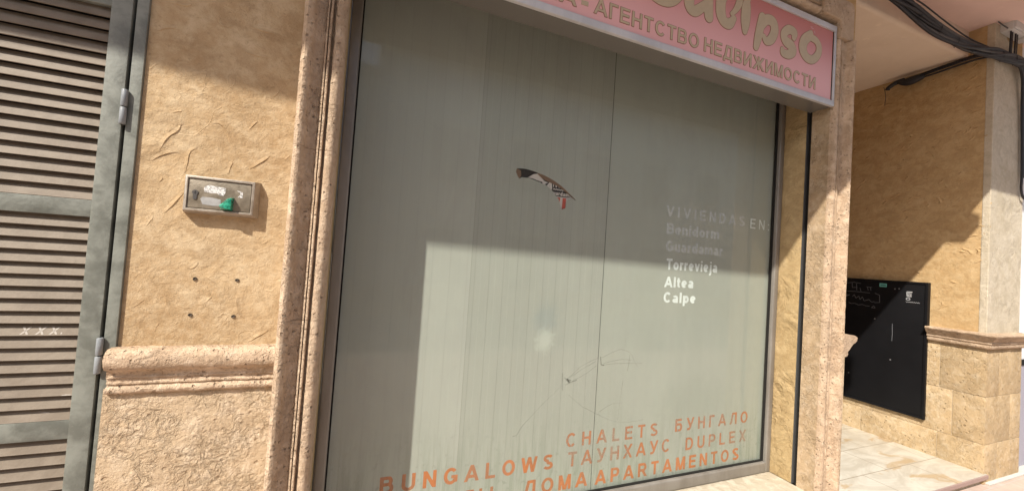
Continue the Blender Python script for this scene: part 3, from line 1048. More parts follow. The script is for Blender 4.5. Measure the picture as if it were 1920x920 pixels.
    if ch == 'Ж':
        return 1.04, [V(.52), [(.02, 1.12), (.42, .5)], [(.42, .5), (.0, -.12)], [(1.02, 1.12), (.62, .5)], [(.62, .5), (1.04, -.12)], Hh(.36, .68, .5)], yr
    if ch == ':':
        return s, [[(h, 0), (h, s)], [(h, .52), (h, .52 + s)]], yr
    if ch == '4':
        return .62, [[(.46, 0), (.46, 1)], [(.46, .93), (.06, .30)], Hh(.03, .62, .28)], yr
    X = .72                              # lower case
    xt = X - h
    if ch == 'a':
        return .58, [[(.58 - h - .02, 0), (.58 - h - .02, .45)] + arc(.29, .46, .27 - h, X - .46 - h, 0, 155, 12), arc(.25, .21, .25 - h, .21 - h, 0, 360, 24), [(.25, .42 - h), (.5, .42 - h)]], (-.02, X + .02)
    if ch == 'e':
        return .58, [arc(.29, X / 2, .29 - h, X / 2 - h, 0, 315, 28), Hh(.06, .58 - h, X / 2 - .01)], (-.02, X + .02)
    if ch in 'nr':
        if ch == 'r':
            return .38, [V(h, 0, X), [(h, .40)] + arc(.36, .42, .36 - h, xt - .42, 180, 85, 8)], (0, X + .01)
        return .56, [V(h, 0, X), arc(.28, .45, .28 - h, xt - .45, 180, 0, 14) + [(.56 - h, -.2)]], (0, X + .01)
    if ch == 'm':
        return .88, [V(h, 0, X), arc(.26, .45, .26 - h, xt - .45, 180, 0, 12) + [(.52 - h, -.2)], arc(.26 + .44 - h + h * .4, .45, .26 - h, xt - .45, 180, 0, 12) + [(.88 - h, -.2)]], (0, X + .01)
    if ch == 'u':
        return .56, [[(h, 1), (h, .27)] + arc(.28, .27, .28 - h, .27 - h, 180, 360, 14), V(.56 - h, -.2, 1)], (-.01, X)
    if ch == 'i':
        return s, [V(h, -.2, X), [(h, .84), (h, 1.0)]], yr
    if ch == 'l':
        return s, [V(h)], yr
    if ch == 'd':
        return .60, [V(.60 - h), arc(.28, X / 2, .28 - h, X / 2 - h, 0, 360, 26)], (-.02, 1)
    if ch == 'o':
        return .60, [arc(.30, X / 2, .30 - h, X / 2 - h, 0, 360, 28)], (-.02, X + .02)
    if ch == 't':
        return .34, [[(.15, .95), (.15, .20)] + arc(.29, .20, .14, .20 - h, 180, 275, 6), Hh(0, .34, X - h)], (-.02, .92)
    if ch == 'v':
        return .56, [[(h * .7 - .05, X + .15), (.28 + .06, -.15)], [(.56 - h * .7 + .05, X + .15), (.28 - .06, -.15)]], (0, X)
    if ch == 'j':
        return s + .06, [[(.06 + h, X), (.06 + h, -.10)] + arc(-.03, -.10, .09 + h, .14, 0, -85, 6), [(.06 + h, .84), (.06 + h, 1.0)]], (-.30, 1)
    if ch == 'p':
        return .60, [V(h, -.28, X), arc(.32, X / 2, .28 - h, X / 2 - h, 0, 360, 26)], (-.28, X + .02)
    return .3, [], yr


def sdf_stroke(PX, PZ, pts, half, round_ends=False):
    """distance field of a polyline; half is a number or a list of half widths"""
    best = np.full(PX.shape, 9.0)
    for i in range(len(pts) - 1):
        ax, az = pts[i][0], pts[i][1]
        bx, bz = pts[i + 1][0], pts[i + 1][1]
        dx, dz = bx - ax, bz - az
        L2 = dx * dx + dz * dz
        if L2 < 1e-12:
            continue
        t = np.clip(((PX - ax) * dx + (PZ - az) * dz) / L2, 0, 1)
        hw = half if not isinstance(half, (list, tuple)) else half[i] + (half[i + 1] - half[i]) * t
        d = np.hypot(PX - ax - t * dx, PZ - az - t * dz) - hw
        best = np.minimum(best, d)
    if not round_ends and math.dist(pts[0], pts[-1]) > 1e-6:
        for p, o in ((pts[0], pts[1]), (pts[-1], pts[-2])):
            dx, dz = p[0] - o[0], p[1] - o[1]
            L = math.hypot(dx, dz)
            far = max(half) if isinstance(half, (list, tuple)) else half
            along = ((PX - p[0]) * dx + (PZ - p[1]) * dz) / L
            near = np.hypot(PX - p[0], PZ - p[1]) < far * 1.5
            best = np.where(near, np.maximum(best, along), best)
    return best


def field_mesh(F, gx, gz, y, depth):
    """flat plate where the field is negative (marching squares), depth modules thick towards the street"""
    m = MB()
    bm = m.bm
    cache = {}

    def vert(x, z):
        k = (round(x, 6), round(z, 6))
        v = cache.get(k)
        if v is None:
            v = cache[k] = bm.verts.new(W(x, y, z))
        return v
    nz, nx = F.shape
    for j in range(nz - 1):
        row0, row1 = F[j], F[j + 1]
        i = 0
        while i < nx - 1:
            c = (row0[i], row0[i + 1], row1[i + 1], row1[i])
            if min(c) >= 0:
                i += 1
                continue
            P = ((gx[i], gz[j]), (gx[i + 1], gz[j]), (gx[i + 1], gz[j + 1]), (gx[i], gz[j + 1]))
            poly = []
            for k in range(4):
                a, b = c[k], c[(k + 1) % 4]
                p, q = P[k], P[(k + 1) % 4]
                if a < 0:
                    poly.append(p)
                if (a < 0) != (b < 0):
                    t = a / (a - b)
                    poly.append((p[0] + (q[0] - p[0]) * t, p[1] + (q[1] - p[1]) * t))
            vs = []
            for p in poly:
                v = vert(*p)
                if v not in vs:
                    vs.append(v)
            if len(vs) >= 3:
                try:
                    bm.faces.new(vs)
                except ValueError:
                    pass
            i += 1
    bmesh.ops.dissolve_limit(bm, angle_limit=0.02, verts=bm.verts, edges=bm.edges)
    if depth:
        r = bmesh.ops.extrude_face_region(bm, geom=list(bm.faces))
        bmesh.ops.translate(bm, verts=[v for v in r['geom'] if isinstance(v, bmesh.types.BMVert)], vec=(0, -depth * M, 0))
        bmesh.ops.recalc_face_normals(bm, faces=bm.faces)
    return m


def text_mesh(s, x0, x1, zb, cap, y, weight=.18, track=.16, depth=.0008, grow=0.0, res=34, shear=0.0):
    """words standing in the facade plane, fitted between x0 and x1 (modules) on baseline zb with cap height cap"""
    pos, cur = [], 0.0
    for ch in s:
        if ch == ' ':
            cur += .34
            continue
        w, st, yr = glyph(ch, weight)
        pos.append((cur, w, st, yr))
        cur += w + track
    total = cur - track
    sx = (x1 - x0) / total
    gs = cap / res
    fx = np.arange(x0 - 3 * gs - grow, x1 + 3 * gs + grow, gs)
    fz = np.arange(zb - .32 * cap, zb + 1.08 * cap + grow, gs)
    PX, PZ = np.meshgrid(fx, fz)
    F = np.full(PX.shape, 1.0)
    # stroke widths stay even: work in units of cap height both ways
    k = sx / cap
    for c0, w, st, yr in pos:
        gx_ = (PX - x0) / cap - c0 * k
        gz_ = (PZ - zb) / cap
        sel = (gx_ > -.2) & (gx_ < w * k + .2)
        cols = np.where(sel.any(0))[0]
        if not len(cols):
            continue
        sl = slice(cols[0], cols[-1] + 1)
        ux, uz = gx_[:, sl] / k, gz_[:, sl]
        G_ = np.full(ux.shape, 1.0)
        for pts in st:
            G_ = np.minimum(G_, sdf_stroke(ux, uz, pts, weight / 2))
        G_ = np.maximum(G_, np.maximum(yr[0] - uz, uz - yr[1]))
        F[:, sl] = np.minimum(F[:, sl], G_)
    F = F * cap - grow
    F = np.where(np.abs(F) < 1e-7, -1e-7, F)
    return field_mesh(F, fx, fz, y, depth)


TY = FY - .0002
for s, x0, x1, zb, cap, mat, wt, tr in [
        ('CHALETS', .718, 1.110, -.622, .047, ORANGE_FAINT, .17, .46),
        ('БУНГАЛО', 1.194, 1.587, -.617, .048, ORANGE_FAINT, .18, .42),
        ('BUNGALOWS', .124, .673, -.686, .049, ORANGE, .19, .42),
        ('ТАУНХАУС', .730, 1.173, -.688, .049, ORANGE_FAINT, .17, .36),
        ('DUPLEX', 1.251, 1.581, -.693, .048, ORANGE_FAINT, .17, .42),
        ('ВИЛЛЫ', .205, .466, -.762, .050, ORANGE, .19, .34),
        ('ДОМА', .571, .810, -.761, .049, ORANGE, .19, .34),
        ('APARTAMENTOS', .844, 1.545, -.764, .049, ORANGE, .19, .36)]:
    text_mesh(s, x0, x1, zb, cap, TY, wt, tr, 0).build('orange_lettering', mat, win)
for s, x0, x1, zb, cap, mat, wt, tr in [
        ('VIVIENDAS', 1.095, 1.514, .1985, .041, WHITE_FAINT, .18, .42),
        ('EN:', 1.548, 1.663, .194, .041, WHITE_VINYL, .13, .46),
        ('Benidorm', 1.100, 1.371, .1325, .041, WHITE_FAINT, .21, .12),
        ('Guardamar', 1.101, 1.396, .067, .040, WHITE_FAINT, .21, .11),
        ('Torrevieja', 1.108, 1.371, -.0025, .042, WHITE_VINYL, .21, .13),
        ('Altea', 1.104, 1.248, -.069, .040, WHITE_VINYL, .21, .14),
        ('Calpe', 1.103, 1.263, -.1275, .040, WHITE_VINYL, .21, .14)]:
    text_mesh(s, x0, x1, zb, cap, TY, wt, tr, 0).build('white_lettering', mat, win)

# scribbled scratches on the pane
m = MB()
SCR = [[(.520, -.565), (.535, -.560), (.552, -.535), (.615, -.475), (.690, -.412)],
       [(.700, -.400), (.760, -.352), (.830, -.325)], [(.725, -.402), (.775, -.380), (.822, -.352)], [(.716, -.388), (.772, -.358), (.818, -.338)],
       [(.842, -.325), (.90, -.303), (.930, -.300), (.965, -.315), (.985, -.345), (1.00, -.362)], [(.850, -.345), (.92, -.335), (.97, -.338)],
       [(.846, -.352), (.90, -.348), (1.02, -.352)],
       [(.715, -.446), (.770, -.487), (.830, -.518), (.910, -.552), (.985, -.560), (1.04, -.556)],
       [(.962, -.320), (.958, -.36), (.955, -.375)], [(.938, -.41), (.928, -.50), (.925, -.55)],
       [(.846, -.512), (.890, -.492), (.945, -.488)]]
for L in SCR:
    P = [(p[0] + .0012 * noise.noise(Vector((p[0] * 60, p[1] * 60, 1))), p[1] + .0015 * noise.noise(Vector((p[0] * 60, p[1] * 60, 5)))) for p in spline(L, 8)]
    stroke(m, P, .0009, FY - .0001)
for L, w_ in [([(.688, -.372), (.692, -.430)], .004), ([(.696, -.388), (.716, -.404), (.706, -.392), (.722, -.400)], .0045), ([(.700, -.412), (.730, -.402), (.745, -.398)], .003),
              ([(.836, -.322), (.840, -.350), (.852, -.352)], .004)]:
    stroke(m, L, w_, FY - .0001)
m.build('scratches', m_vinyl('faint_grey_scratch', (0.20, 0.205, 0.17), (0.22, 0.06), 0.35, 0.65), win)

# ------------------------------------------------------------------ newspaper behind the torn film
npp = thing('newspaper', 'printed newspaper scrap showing through the tear in the window film', 'newspaper', (.58, FY + .006, .17))
NY = FY + .0055
box('sheet', NEWS_BLACK, npp, .45, .71, NY, NY + .0008, .155, .300)
scrap([(.516, .2655), (.535, .279), (.552, .283), (.575, .262), (.590, .258), (.580, .2535), (.565, .2585), (.550, .260), (.535, .264)], NY - .0002, 'white_print', NEWS_WHITE, npp)
scrap([(.622, .2165), (.66, .2165), (.70, .222), (.70, .1990), (.655, .160), (.622, .160)], NY - .0002, 'white_print', NEWS_WHITE, npp)
scrap([(.6485, .214), (.6615, .214), (.6600, .165), (.6470, .165)], NY - .0007, 'red_print', NEWS_RED, npp)
scrap([(.622, .214), (.6395, .214), (.636, .195), (.622, .195)], NY - .0007, 'red_print', NEWS_RED, npp)
text_mesh('4', .586, .606, .2345, .030, NY - .0003, .24, .1, .0003).build('white_print', NEWS_WHITE, npp)
text_mesh('IVI', .609, .634, .2465, .012, NY - .0003, .24, .25, .0003).build('white_print', NEWS_WHITE, npp)
text_mesh('uardama', .612, .681, .2200, .014, NY - .0003, .22, .12, .0003).build('white_print', NEWS_WHITE, npp)
text_mesh('r a M', .545, .580, .2500, .010, NY - .0003, .22, .1, .0003).build('white_print', NEWS_WHITE, npp)
m = MB()
for k in range(1):
    L = [(.610 + i * .0045, .2395 + (.0022 if i % 2 else -.0015)) for i in range(13)]
    stroke(m, spline(L, 4), .0026, NY - .0004)
m.build('white_print', NEWS_WHITE, npp)

# ------------------------------------------------------------------ sill and wall below the window
tag(box('window_sill', SILL, None, -.044, 1.7, .957, 1.20, -.858, -.8212, bevel=.003), 'cream stone sill under the shop window', 'window sill')
tag(box('under_window_wall', STUCCO, None, -.10, 1.72, .992, 1.2, -1.0, -.858), 'low ochre wall under the cream window sill', 'wall')

# ------------------------------------------------------------------ sign
sg = thing('shop_sign', 'pink light box sign with gold script and Cyrillic lettering above the window', 'sign', (.83, 1.0, .672))
SX0, SX1, SZ0, SZ1 = -.0435, 1.6965, .6725, .989
box('casing', SIGN_UNDER, sg, SX0 + .001, SX1 - .001, .970, 1.046, SZ0 + .0015, SZ1 - .001)
box('frame', SIGN_ALU, sg, SX0, SX1, .9600, .9720, SZ0, .6945, bevel=.0018)
box('frame', SIGN_ALU, sg, SX0, SX1, .9600, .9720, .967, SZ1, bevel=.0018)
box('frame', SIGN_ALU, sg, 1.6850, SX1, .9608, .9715, .6945, .967, bevel=.0015)
box('frame', SIGN_ALU, sg, SX0, -.032, .9608, .9715, .6945, .967, bevel=.0015)
PY = .9665
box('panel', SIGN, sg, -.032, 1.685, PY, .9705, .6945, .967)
box('panel_gasket', DARK, sg, 1.6828, 1.6850, PY - .002, PY + .001, .6945, .967)
SGN = [('INMOBILIARIA', -.005, .534, .0, ), ('-', .552, .573, 0), ('АГЕНТСТВО', .595, .995, 0), ('НЕДВИЖИМОСТИ', 1.018, 1.588, 0)]
for s, x0, x1, _ in SGN:
    if s == '-':
        scrap([(x0 - .001, .7290), (x1 + .001, .7290), (x1 + .001, .7420), (x0 - .001, .7420)], PY, 'gold_lettering', GOLD, sg, .0012)
        continue
    text_mesh(s, x0, x1, .7165, .0465, PY, .16, .15, .0010, .0008).build('letter_edge', GOLD_EDGE, sg)
    text_mesh(s, x0, x1, .7165, .0465, PY, .16, .15, .0016, -.0006).build('gold_lettering', GOLD, sg)

SCRIPT = {
    'C': [[(.905, .945, .030), (.865, .968, .040), (.815, .945, .050), (.782, .900, .050), (.785, .855, .044), (.815, .832, .036), (.853, .830, .033), (.886, .843, .027), (.911, .867, .02)]],
    'a': [[(1.01, .925, .030), (.985, .925, .034), (.952, .897, .040), (.944, .862, .041), (.951, .841, .040), (.967, .834, .035), (.985, .844, .035), (1.009, .866, .03)],
          [(1.022, .930, .040), (1.025, .888, .043), (1.028, .857, .041), (1.032, .834, .037)]],
    'l': [[(1.134, .875, .016), (1.152, .895, .022), (1.167, .925, .030), (1.163, .950, .030), (1.135, .952, .034), (1.104, .940, .038), (1.084, .912, .043), (1.082, .880, .044),
           (1.087, .855, .043), (1.103, .838, .038), (1.126, .839, .036), (1.145, .862, .024)]],
    'i': [[(1.203, .930, .036), (1.201, .905, .045), (1.200, .866, .042), (1.199, .833, .024)], [(1.207, .958, .012), (1.207, .950, .026), (1.207, .9485, .026)]],
    'p': [[(1.283, .906, .037), (1.274, .868, .038), (1.265, .826, .035), (1.257, .793, .025)],
          [(1.279, .877, .034), (1.305, .905, .037), (1.337, .905, .042), (1.348, .877, .040), (1.333, .843, .037), (1.308, .828, .028), (1.294, .842, .020)]],
    's': [[(1.453, .880, .024), (1.454, .900, .034), (1.423, .903, .034), (1.398, .879, .035), (1.409, .857, .039), (1.441, .847, .041), (1.449, .828, .040), (1.427, .811, .034), (1.399, .810, .029), (1.393, .823, .018)]],
    'o': [[(1.550, .926, .020), (1.542, .914, .036), (1.512, .886, .043), (1.506, .852, .044), (1.529, .827, .037), (1.565, .827, .033), (1.595, .856, .033), (1.598, .886, .033), (1.580, .904, .030), (1.555, .908, .028)]],
}


def ribbon(strokes, y, grow, depth):
    allp = [p for st in strokes for p in st]
    gs = .0014
    fx = np.arange(min(p[0] for p in allp) - .035, max(p[0] for p in allp) + .035, gs)
    fz = np.arange(min(p[1] for p in allp) - .035, max(p[1] for p in allp) + .035, gs)
    PX, PZ = np.meshgrid(fx, fz)
    F = np.full(PX.shape, 1.0)
    for st in strokes:
        P = spline(st, 6)
        F = np.minimum(F, sdf_stroke(PX, PZ, P, [max(p[2], .006) / 2 for p in P], True))
    F = F - grow
    F = np.where(np.abs(F) < 1e-7, -1e-7, F)
    return field_mesh(F, fx, fz, y, depth)


for ch, st in SCRIPT.items():
    ribbon(st, PY, .0010, .0010).build('letter_edge', GOLD_EDGE, sg)
    ribbon(st, PY, -.0008, .0016).build('gold_script', GOLD, sg)
# pale scuffs near the last letter
m = MB()
stroke(m, [(1.545, .948), (1.556, .951), (1.551, .945), (1.565, .946)], .0018, PY - .0001)
stroke(m, [(1.566, .937), (1.572, .939), (1.569, .932), (1.575, .932)], .0022, PY - .0001)
m.build('scuff', m_flat('pink_scuff', (0.66, 0.42, 0.40), 0.6, 0.3), sg)

# ------------------------------------------------------------------ return wall of the shop beside the porch
ret = thing('return_wall', 'shop corner wall behind the right stone jamb with a stone ledge end showing', 'wall', (1.83, 1.6, -1.0))
box('wall_face', STUCCO_PORCH, ret, 1.745, 1.885, 1.0, 2.35, -.30, 1.44)
box('plinth', STONE_ROUGH, ret, 1.745, 1.890, .992, 2.34, -1.0, -.30)
CAP_E = [(1.88, -.2225), (1.955, -.2225), (1.975, -.2245), (1.990, -.229), (1.9985, -.236), (2.000, -.243), (1.996, -.250), (1.985, -.256), (1.972, -.2605),
         (1.962, -.270), (1.955, -.275), (1.945, -.285), (1.936, -.290), (1.934, -.296), (1.936, -.302), (1.930, -.311), (1.88, -.313)]
m = MB()
m.loft([[(x, y, z) for x, z in dense(CAP_E)] for y in lerp_list(1.005, 2.33, 80)])
m.jitter(0.0022, 30, 2.0).jitter(0.001, 90, 4)
m.build('dado_cap', STONE, ret, smooth=True)

# ------------------------------------------------------------------ porch
MB().box(1.76, 3.13, .986, 2.35, -.965, -.945, bevel=.004).build('porch_floor', MARBLE, None, smooth=True)['kind'] = 'structure'
MB().box(1.76, 3.12, 1.003, 2.34, -1.0, -.965).build('porch_step', SILL, None)['kind'] = 'structure'
MB().box(1.78, 3.128, .981, .9865, -.9685, -.9475, bevel=.002).build('step_edge', NOSING, None)['kind'] = 'structure'
tag(box('porch_back_wall', STUCCO_PORCH, None, 1.75, 3.4, 2.33, 2.45, -1.0, 1.4), 'plain ochre back wall of the porch', 'wall')

pw = thing('porch_wall', 'ochre stucco porch side wall with block stone dado and cream front pillar face', 'wall', (3.3, 1.6, -1.0))
m = MB().box(3.12, 3.49, 1.0125, 2.36, -.305, 1.44)
rng = random.Random(8)
for k in range(150):
    y, z = rng.uniform(1.03, 1.66), rng.uniform(-.2, 1.27)
    an = rng.gauss(2.85, .38)
    ln = rng.uniform(.02, .055)
    c1, c2 = rng.uniform(-.7, .7), rng.uniform(-.8, .8)
    ridge(m, [(y + ln * t * math.cos(an + c1 * t + c2 * t * t), z + ln * t * math.sin(an + c1 * t + c2 * t * t)) for t in (0, .3, .65, 1)],
          lambda a, b, h: (3.12 - h, a, b), height=rng.uniform(.0022, .0050), back=rng.uniform(.008, .014), front=.0042)
m.build('wall_face', STUCCO_PORCH, pw, smooth=True)
m = MB()
m.prism([(3.118, -.305), (3.500, -.305), (3.500, 1.27), (3.40, 1.33), (3.26, 1.385), (3.215, 1.44), (3.118, 1.44)], .999, 1.030)
m.build('pillar_face', STUCCO_CREAM, pw, smooth=False, bevel=.006)
box('dado_mortar', MORTAR, pw, 3.1115, 3.512, .9955, 2.35, -1.0, -.30)
rows = [(-1.0, -.799, [(1.174, 1.0), (1.531, 1.174), (1.90, 1.531), (2.34, 1.90)], 3.254, 3.515),
        (-.799, -.5545, [(1.116, 1.0), (1.473, 1.116), (1.90, 1.473), (2.34, 1.90)], 3.39, 3.515),
        (-.5545, -.30, [(1.170, 1.0), (1.52, 1.170), (1.90, 1.52), (2.34, 1.90)], 3.253, 3.515)]
G = .0013
for ri, (za, zb_, ys, xs, xe) in enumerate(rows):
    for bi, (yb, ya) in enumerate(ys):
        m = MB()
        if bi == 0:
            m.box(3.1085, xs - G, .9925, yb - G, za + G, zb_ - G, bevel=.0022)
        else:
            m.box(3.1085, 3.20, ya + G, yb - G, za + G, zb_ - G, bevel=.0022)
        m.build('dado_block', STONE_BLOCK, pw, smooth=True)
    m = MB()
    m.box(xs + G, xe, .9925, 1.1, za + G, zb_ - G, bevel=.0022)
    m.build('dado_block', STONE_BLOCK, pw, smooth=True)
# cap running along the side and round the front: profile (out, z)
CAP_R = [(-.01, -.2235), (.030, -.2245), (.043, -.2255), (.0475, -.228), (.0485, -.232), (.047, -.236), (.041, -.240), (.037, -.247), (.031, -.256), (.025, -.2625),
         (.0215, -.266), (.0205, -.2685), (.0225, -.270), (.0225, -.277), (.0195, -.279), (.0165, -.281), (.0165, -.283), (.0185, -.2845), (.0185, -.294), (.016, -.300),
         (.010, -.3045), (-.01, -.306)]
CAP_RD = dense(CAP_R)
WX, WYY = 3.1085, .9925
rings = []
for y in lerp_list(1.2205, 1.0, 24):
    rings.append([(WX - a, max(y, WYY - a) if y > 1.0 else WYY - a, z) for a, z in CAP_RD])
for x in lerp_list(3.14, 3.515, 36):
    rings.append([(x, WYY - a, z) for a, z in CAP_RD])
# end return on the right
m = MB()
m.loft(rings)
m.jitter(0.0024, 26, 12.0).jitter(0.0012, 90, 4)
m.build('dado_cap', STONE, pw, smooth=True)
rings = [[(WX - a, y, z) for a, z in CAP_RD] for y in lerp_list(1.955, 2.34, 20)]
m = MB()
m.loft(rings)
m.jitter(0.0022, 26, 9)
m.build('dado_cap', STONE, pw, smooth=True)

# ------------------------------------------------------------------ black board on the porch wall
bd = thing('black_panel', 'black panel with faint chalk scribbles on the porch wall', 'panel', (3.1, 1.58, -.76))
BX = 3.0965
box('board', BLACK, bd, BX, 3.13, 1.2225, 1.95, -.760, .0225, bevel=.0008)
for a in ((1.2225, 1.236, -.760, .0225), (1.236, 1.95, .0105, .0225), (1.236, 1.95, -.760, -.748)):
    box('rim', BLACK, bd, BX - .004, BX + .002, a[0], a[1], a[2], a[3], bevel=.0008)


def side_stroke(m, pts, w, x=BX - .0002):
    """chalk line on the board: points (y, z)"""
    for (ya, za), (yb, zb_) in zip(pts[:-1], pts[1:]):
        d = Vector((yb - ya, zb_ - za))
        if d.length < 1e-6:
            continue
        nn = Vector((-d.y, d.x)).normalized() * w / 2
        m.face([(x, ya + nn.x, za + nn.y), (x, yb + nn.x, zb_ + nn.y), (x, yb - nn.x, zb_ - nn.y), (x, ya - nn.x, za - nn.y)])


m = MB()
m.box(BX - .0006, BX + .0004, 1.416, 1.452, -.0205, .0005)
stk = m.build('turquoise_sticker', TURQ, bd)
m = MB()
m.box(BX - .0009, BX - .0005, 1.420, 1.448, -.0150, -.0060)
m.build('sticker_print', m_flat('sticker_ink', (0.05, 0.16, 0.14), 0.7, 0.2), stk)
m = MB()
for L in [[(1.318, -.040), (1.293, -.040)], [(1.318, -.040), (1.316, -.066)], [(1.300, -.046), (1.300, -.066)], [(1.312, -.052), (1.296, -.052)], [(1.316, -.066), (1.296, -.066)],
          [(1.309, -.041), (1.309, -.062)]]:
    side_stroke(m, L, .006)
for L in [[(1.320, -.076), (1.304, -.076), (1.304, -.087), (1.320, -.087), (1.320, -.076)]]:
    side_stroke(m, L, .0035)
L = [(1.322 - i * .0048, -.0965 - (.0055 if i % 2 else 0.0)) for i in range(14)]
side_stroke(m, L, .0018)
m.build('white_logo', CHALK, bd)
m = MB()
for L in [[(1.628, -.012), (1.59, -.004), (1.55, -.010)], [(1.60, -.006), (1.598, -.040), (1.57, -.036)], [(1.575, -.012), (1.572, -.055)], [(1.555, -.038), (1.548, -.062)],
          [(1.66, -.020), (1.655, -.066), (1.58, -.064), (1.50, -.066)], [(1.52, -.028), (1.49, -.030)], [(1.515, -.028), (1.51, -.050)], [(1.50, -.028), (1.495, -.05)],
          [(1.475, -.064), (1.45, -.075), (1.448, -.12), (1.475, -.124)], [(1.64, -.095), (1.61, -.088), (1.635, -.104)],
          [(1.595, -.098), (1.585, -.085), (1.575, -.108), (1.56, -.092), (1.552, -.114), (1.54, -.095), (1.53, -.12), (1.505, -.108), (1.49, -.122), (1.475, -.118)],
          [(1.615, -.140), (1.60, -.146), (1.58, -.142), (1.56, -.150), (1.54, -.144), (1.52, -.150), (1.50, -.150)], [(1.49, -.158), (1.478, -.145), (1.47, -.158), (1.49, -.158)]]:
    side_stroke(m, L, .0030)
m.build('chalk_scribbles', CHALK_DIM, bd)
m = MB()
side_stroke(m, [(1.382, -.240), (1.380, -.300), (1.381, -.345)], .0018)
m.build('white_scratch', m_flat('bright_scratch', (0.22, 0.23, 0.24), 0.7, 0.2), bd)
m = MB()
for yy, zz in ((1.47, -.225), (1.355, -.025), (1.375, -.028), (1.385, -.46), (1.60, -.60)):
    m.box(BX - .0004, BX + .0003, yy - .0035, yy + .0035, zz - .0035, zz + .0035)
m.build('pale_spots', m_flat('grey_spot', (0.16, 0.16, 0.16), 0.8, 0.1), bd)

# ------------------------------------------------------------------ ceilings and the balcony overhead
m = MB()
m.box(1.88, 3.3, 1.10, 2.4, 1.290, 1.47, bevel=.02, seg=4)
tag(m.build('porch_ceiling', CEIL, None, smooth=True), 'beige plastered ceiling over the porch', 'ceiling')
bal = thing('balcony_slab', 'pink painted soffit of the balcony over the pavement', 'balcony', (1.5, .7, 1.44))
edge = [(-4.0, .318), (-1.21, .324), (-.95, .311), (.89, .290), (1.55, .290), (1.551, .447), (2.25, .447), (9.0, .447), (9.0, 1.4), (-4.0, 1.4)]
b = bmesh.new()
lo_ = [b.verts.new(W(x, y, 1.44)) for x, y in edge]
hi_ = [b.verts.new(W(x, y, 1.62)) for x, y in edge]
b.faces.new(lo_)
b.faces.new(hi_[::-1])
for i in range(len(edge)):
    j = (i + 1) % len(edge)
    b.faces.new([lo_[i], hi_[i], hi_[j], lo_[j]])
bmesh.ops.recalc_face_normals(b, faces=b.faces)
m = MB()
m.bm.free()
m.bm = b
m.build('slab', SOFFIT, bal)
m = MB()
m.loft([[(2.25, .46, 1.441), (2.335, .46, 1.441), (2.335, .46, 1.52), (2.25, .46, 1.52)], [(2.25, .368, 1.441), (2.318, .368, 1.441), (2.318, .368, 1.50), (2.25, .368, 1.50)]])
m.build('drain_spout', SOFFIT, bal)

# ------------------------------------------------------------------ cables
rng = random.Random(11)
cb = thing('cable_bundle', 'thick black cable bundle strapped along the porch ceiling edge', 'cables', (2.6, 1.03, 1.28))
main = [(1.75, 1.028, 1.385), (1.95, 1.030, 1.357), (2.153, 1.030, 1.332), (2.329, 1.030, 1.311), (2.569, 1.028, 1.269), (2.80, 1.022, 1.252), (2.99, 1.005, 1.254), (3.147, .985, 1.256),
        (3.31, .972, 1.262), (3.45, .965, 1.252), (3.62, .96, 1.235), (3.95, .96, 1.20)]
MP = spline(main, 10)
NC = 20
for c in range(NC):
    ph = c * 2 * math.pi / NC * 1.0
    rr0 = rng.uniform(.014, .031) if c else 0.0
    r = rng.uniform(.0042, .0085) if c else .013
    f = rng.uniform(.5, 1.4)
    path = []
    for i, p in enumerate(MP):
        tight = 1.0 - 0.25 * max(0, min(1, (p[0] - 2.6) / .4))
        a = ph + f * i * .07 + .5 * math.sin(i * .11 + c)
        rr = rr0 * tight * (1 + .15 * math.sin(i * .23 + c * 2))
        path.append((p[0], p[1] - .5 * rr * math.cos(a) - .004, p[2] + rr * math.sin(a)))
    MB().tube(path, r, 8).build('cable', CABLE_GREY if c % 4 == 3 else CABLE, cb, smooth='all')
# a slack thin wire above the bundle
MB().tube(spline([(2.25, 1.02, 1.352), (2.45, 1.02, 1.345), (2.65, 1.02, 1.322), (2.85, 1.01, 1.29), (3.05, .99, 1.275)], 8), .0035, 6).build('cable', CABLE, cb, smooth='all')
for k in range(6, len(MP) - 6, 7):
    p = MP[k]
    q = MP[k + 1]
    d = (Vector(q) - Vector(p)).normalized()
    s = d.cross(Vector((0, 0, 1))).normalized()
    u = s.cross(d)
    R_ = .029 - .006 * max(0, min(1, (p[0] - 2.6) / .4))
    pts = [Vector(p) + Vector((0, -.004, 0)) + s * (R_ * .62 * math.cos(t * math.pi / 8)) + u * (R_ * math.sin(t * math.pi / 8)) for t in range(17)]
    mm = MB().tube(pts, .0015, 5)
    end = Vector(p) - u * R_
    mm.tube([end, end - u * .012 + d * .003], .0014, 5)
    mm.build('cable_tie', CABLE, cb, smooth='all')

br = thing('branch_cable', 'thin black branch cable with splice lumps under the porch ceiling corner', 'cable', (3.08, 1.2, 1.25))
for c in range(4):
    o_ = [(-.012, .0), (.004, .008), (.0, -.010), (-.006, .014)][c]
    L = [(3.10 + o_[0] * .3, 1.00, 1.262 + o_[1]), (3.095 + o_[0], 1.06, 1.268 + o_[1]), (3.09 + o_[0], 1.12, 1.264 + o_[1]), (3.085 + o_[0], 1.228, 1.255 + o_[1]), (3.085 + o_[0], 1.31, 1.250 + o_[1] * .6)]
    if c < 2:
        L += [(3.085, 1.37, 1.255), (3.09, 1.42, 1.250 + o_[1])]
    MB().tube(spline(L, 6), .0052, 7).build('cable', CABLE, br, smooth='all')
MB().tube(spline([(3.08, 1.265, 1.250), (3.075, 1.30, 1.243), (3.075, 1.345, 1.240), (3.08, 1.385, 1.254)], 6), [.010 + .014 * math.sin(math.pi * i / 18) for i in range(19)], 10).build('splice_lump', CABLE, br, smooth='all')
MB().tube(spline([(3.082, 1.36, 1.262), (3.08, 1.40, 1.258), (3.078, 1.435, 1.238), (3.078, 1.442, 1.226)], 6), [.012] * 19, 10).build('splice_lump', CABLE, br, smooth='all')
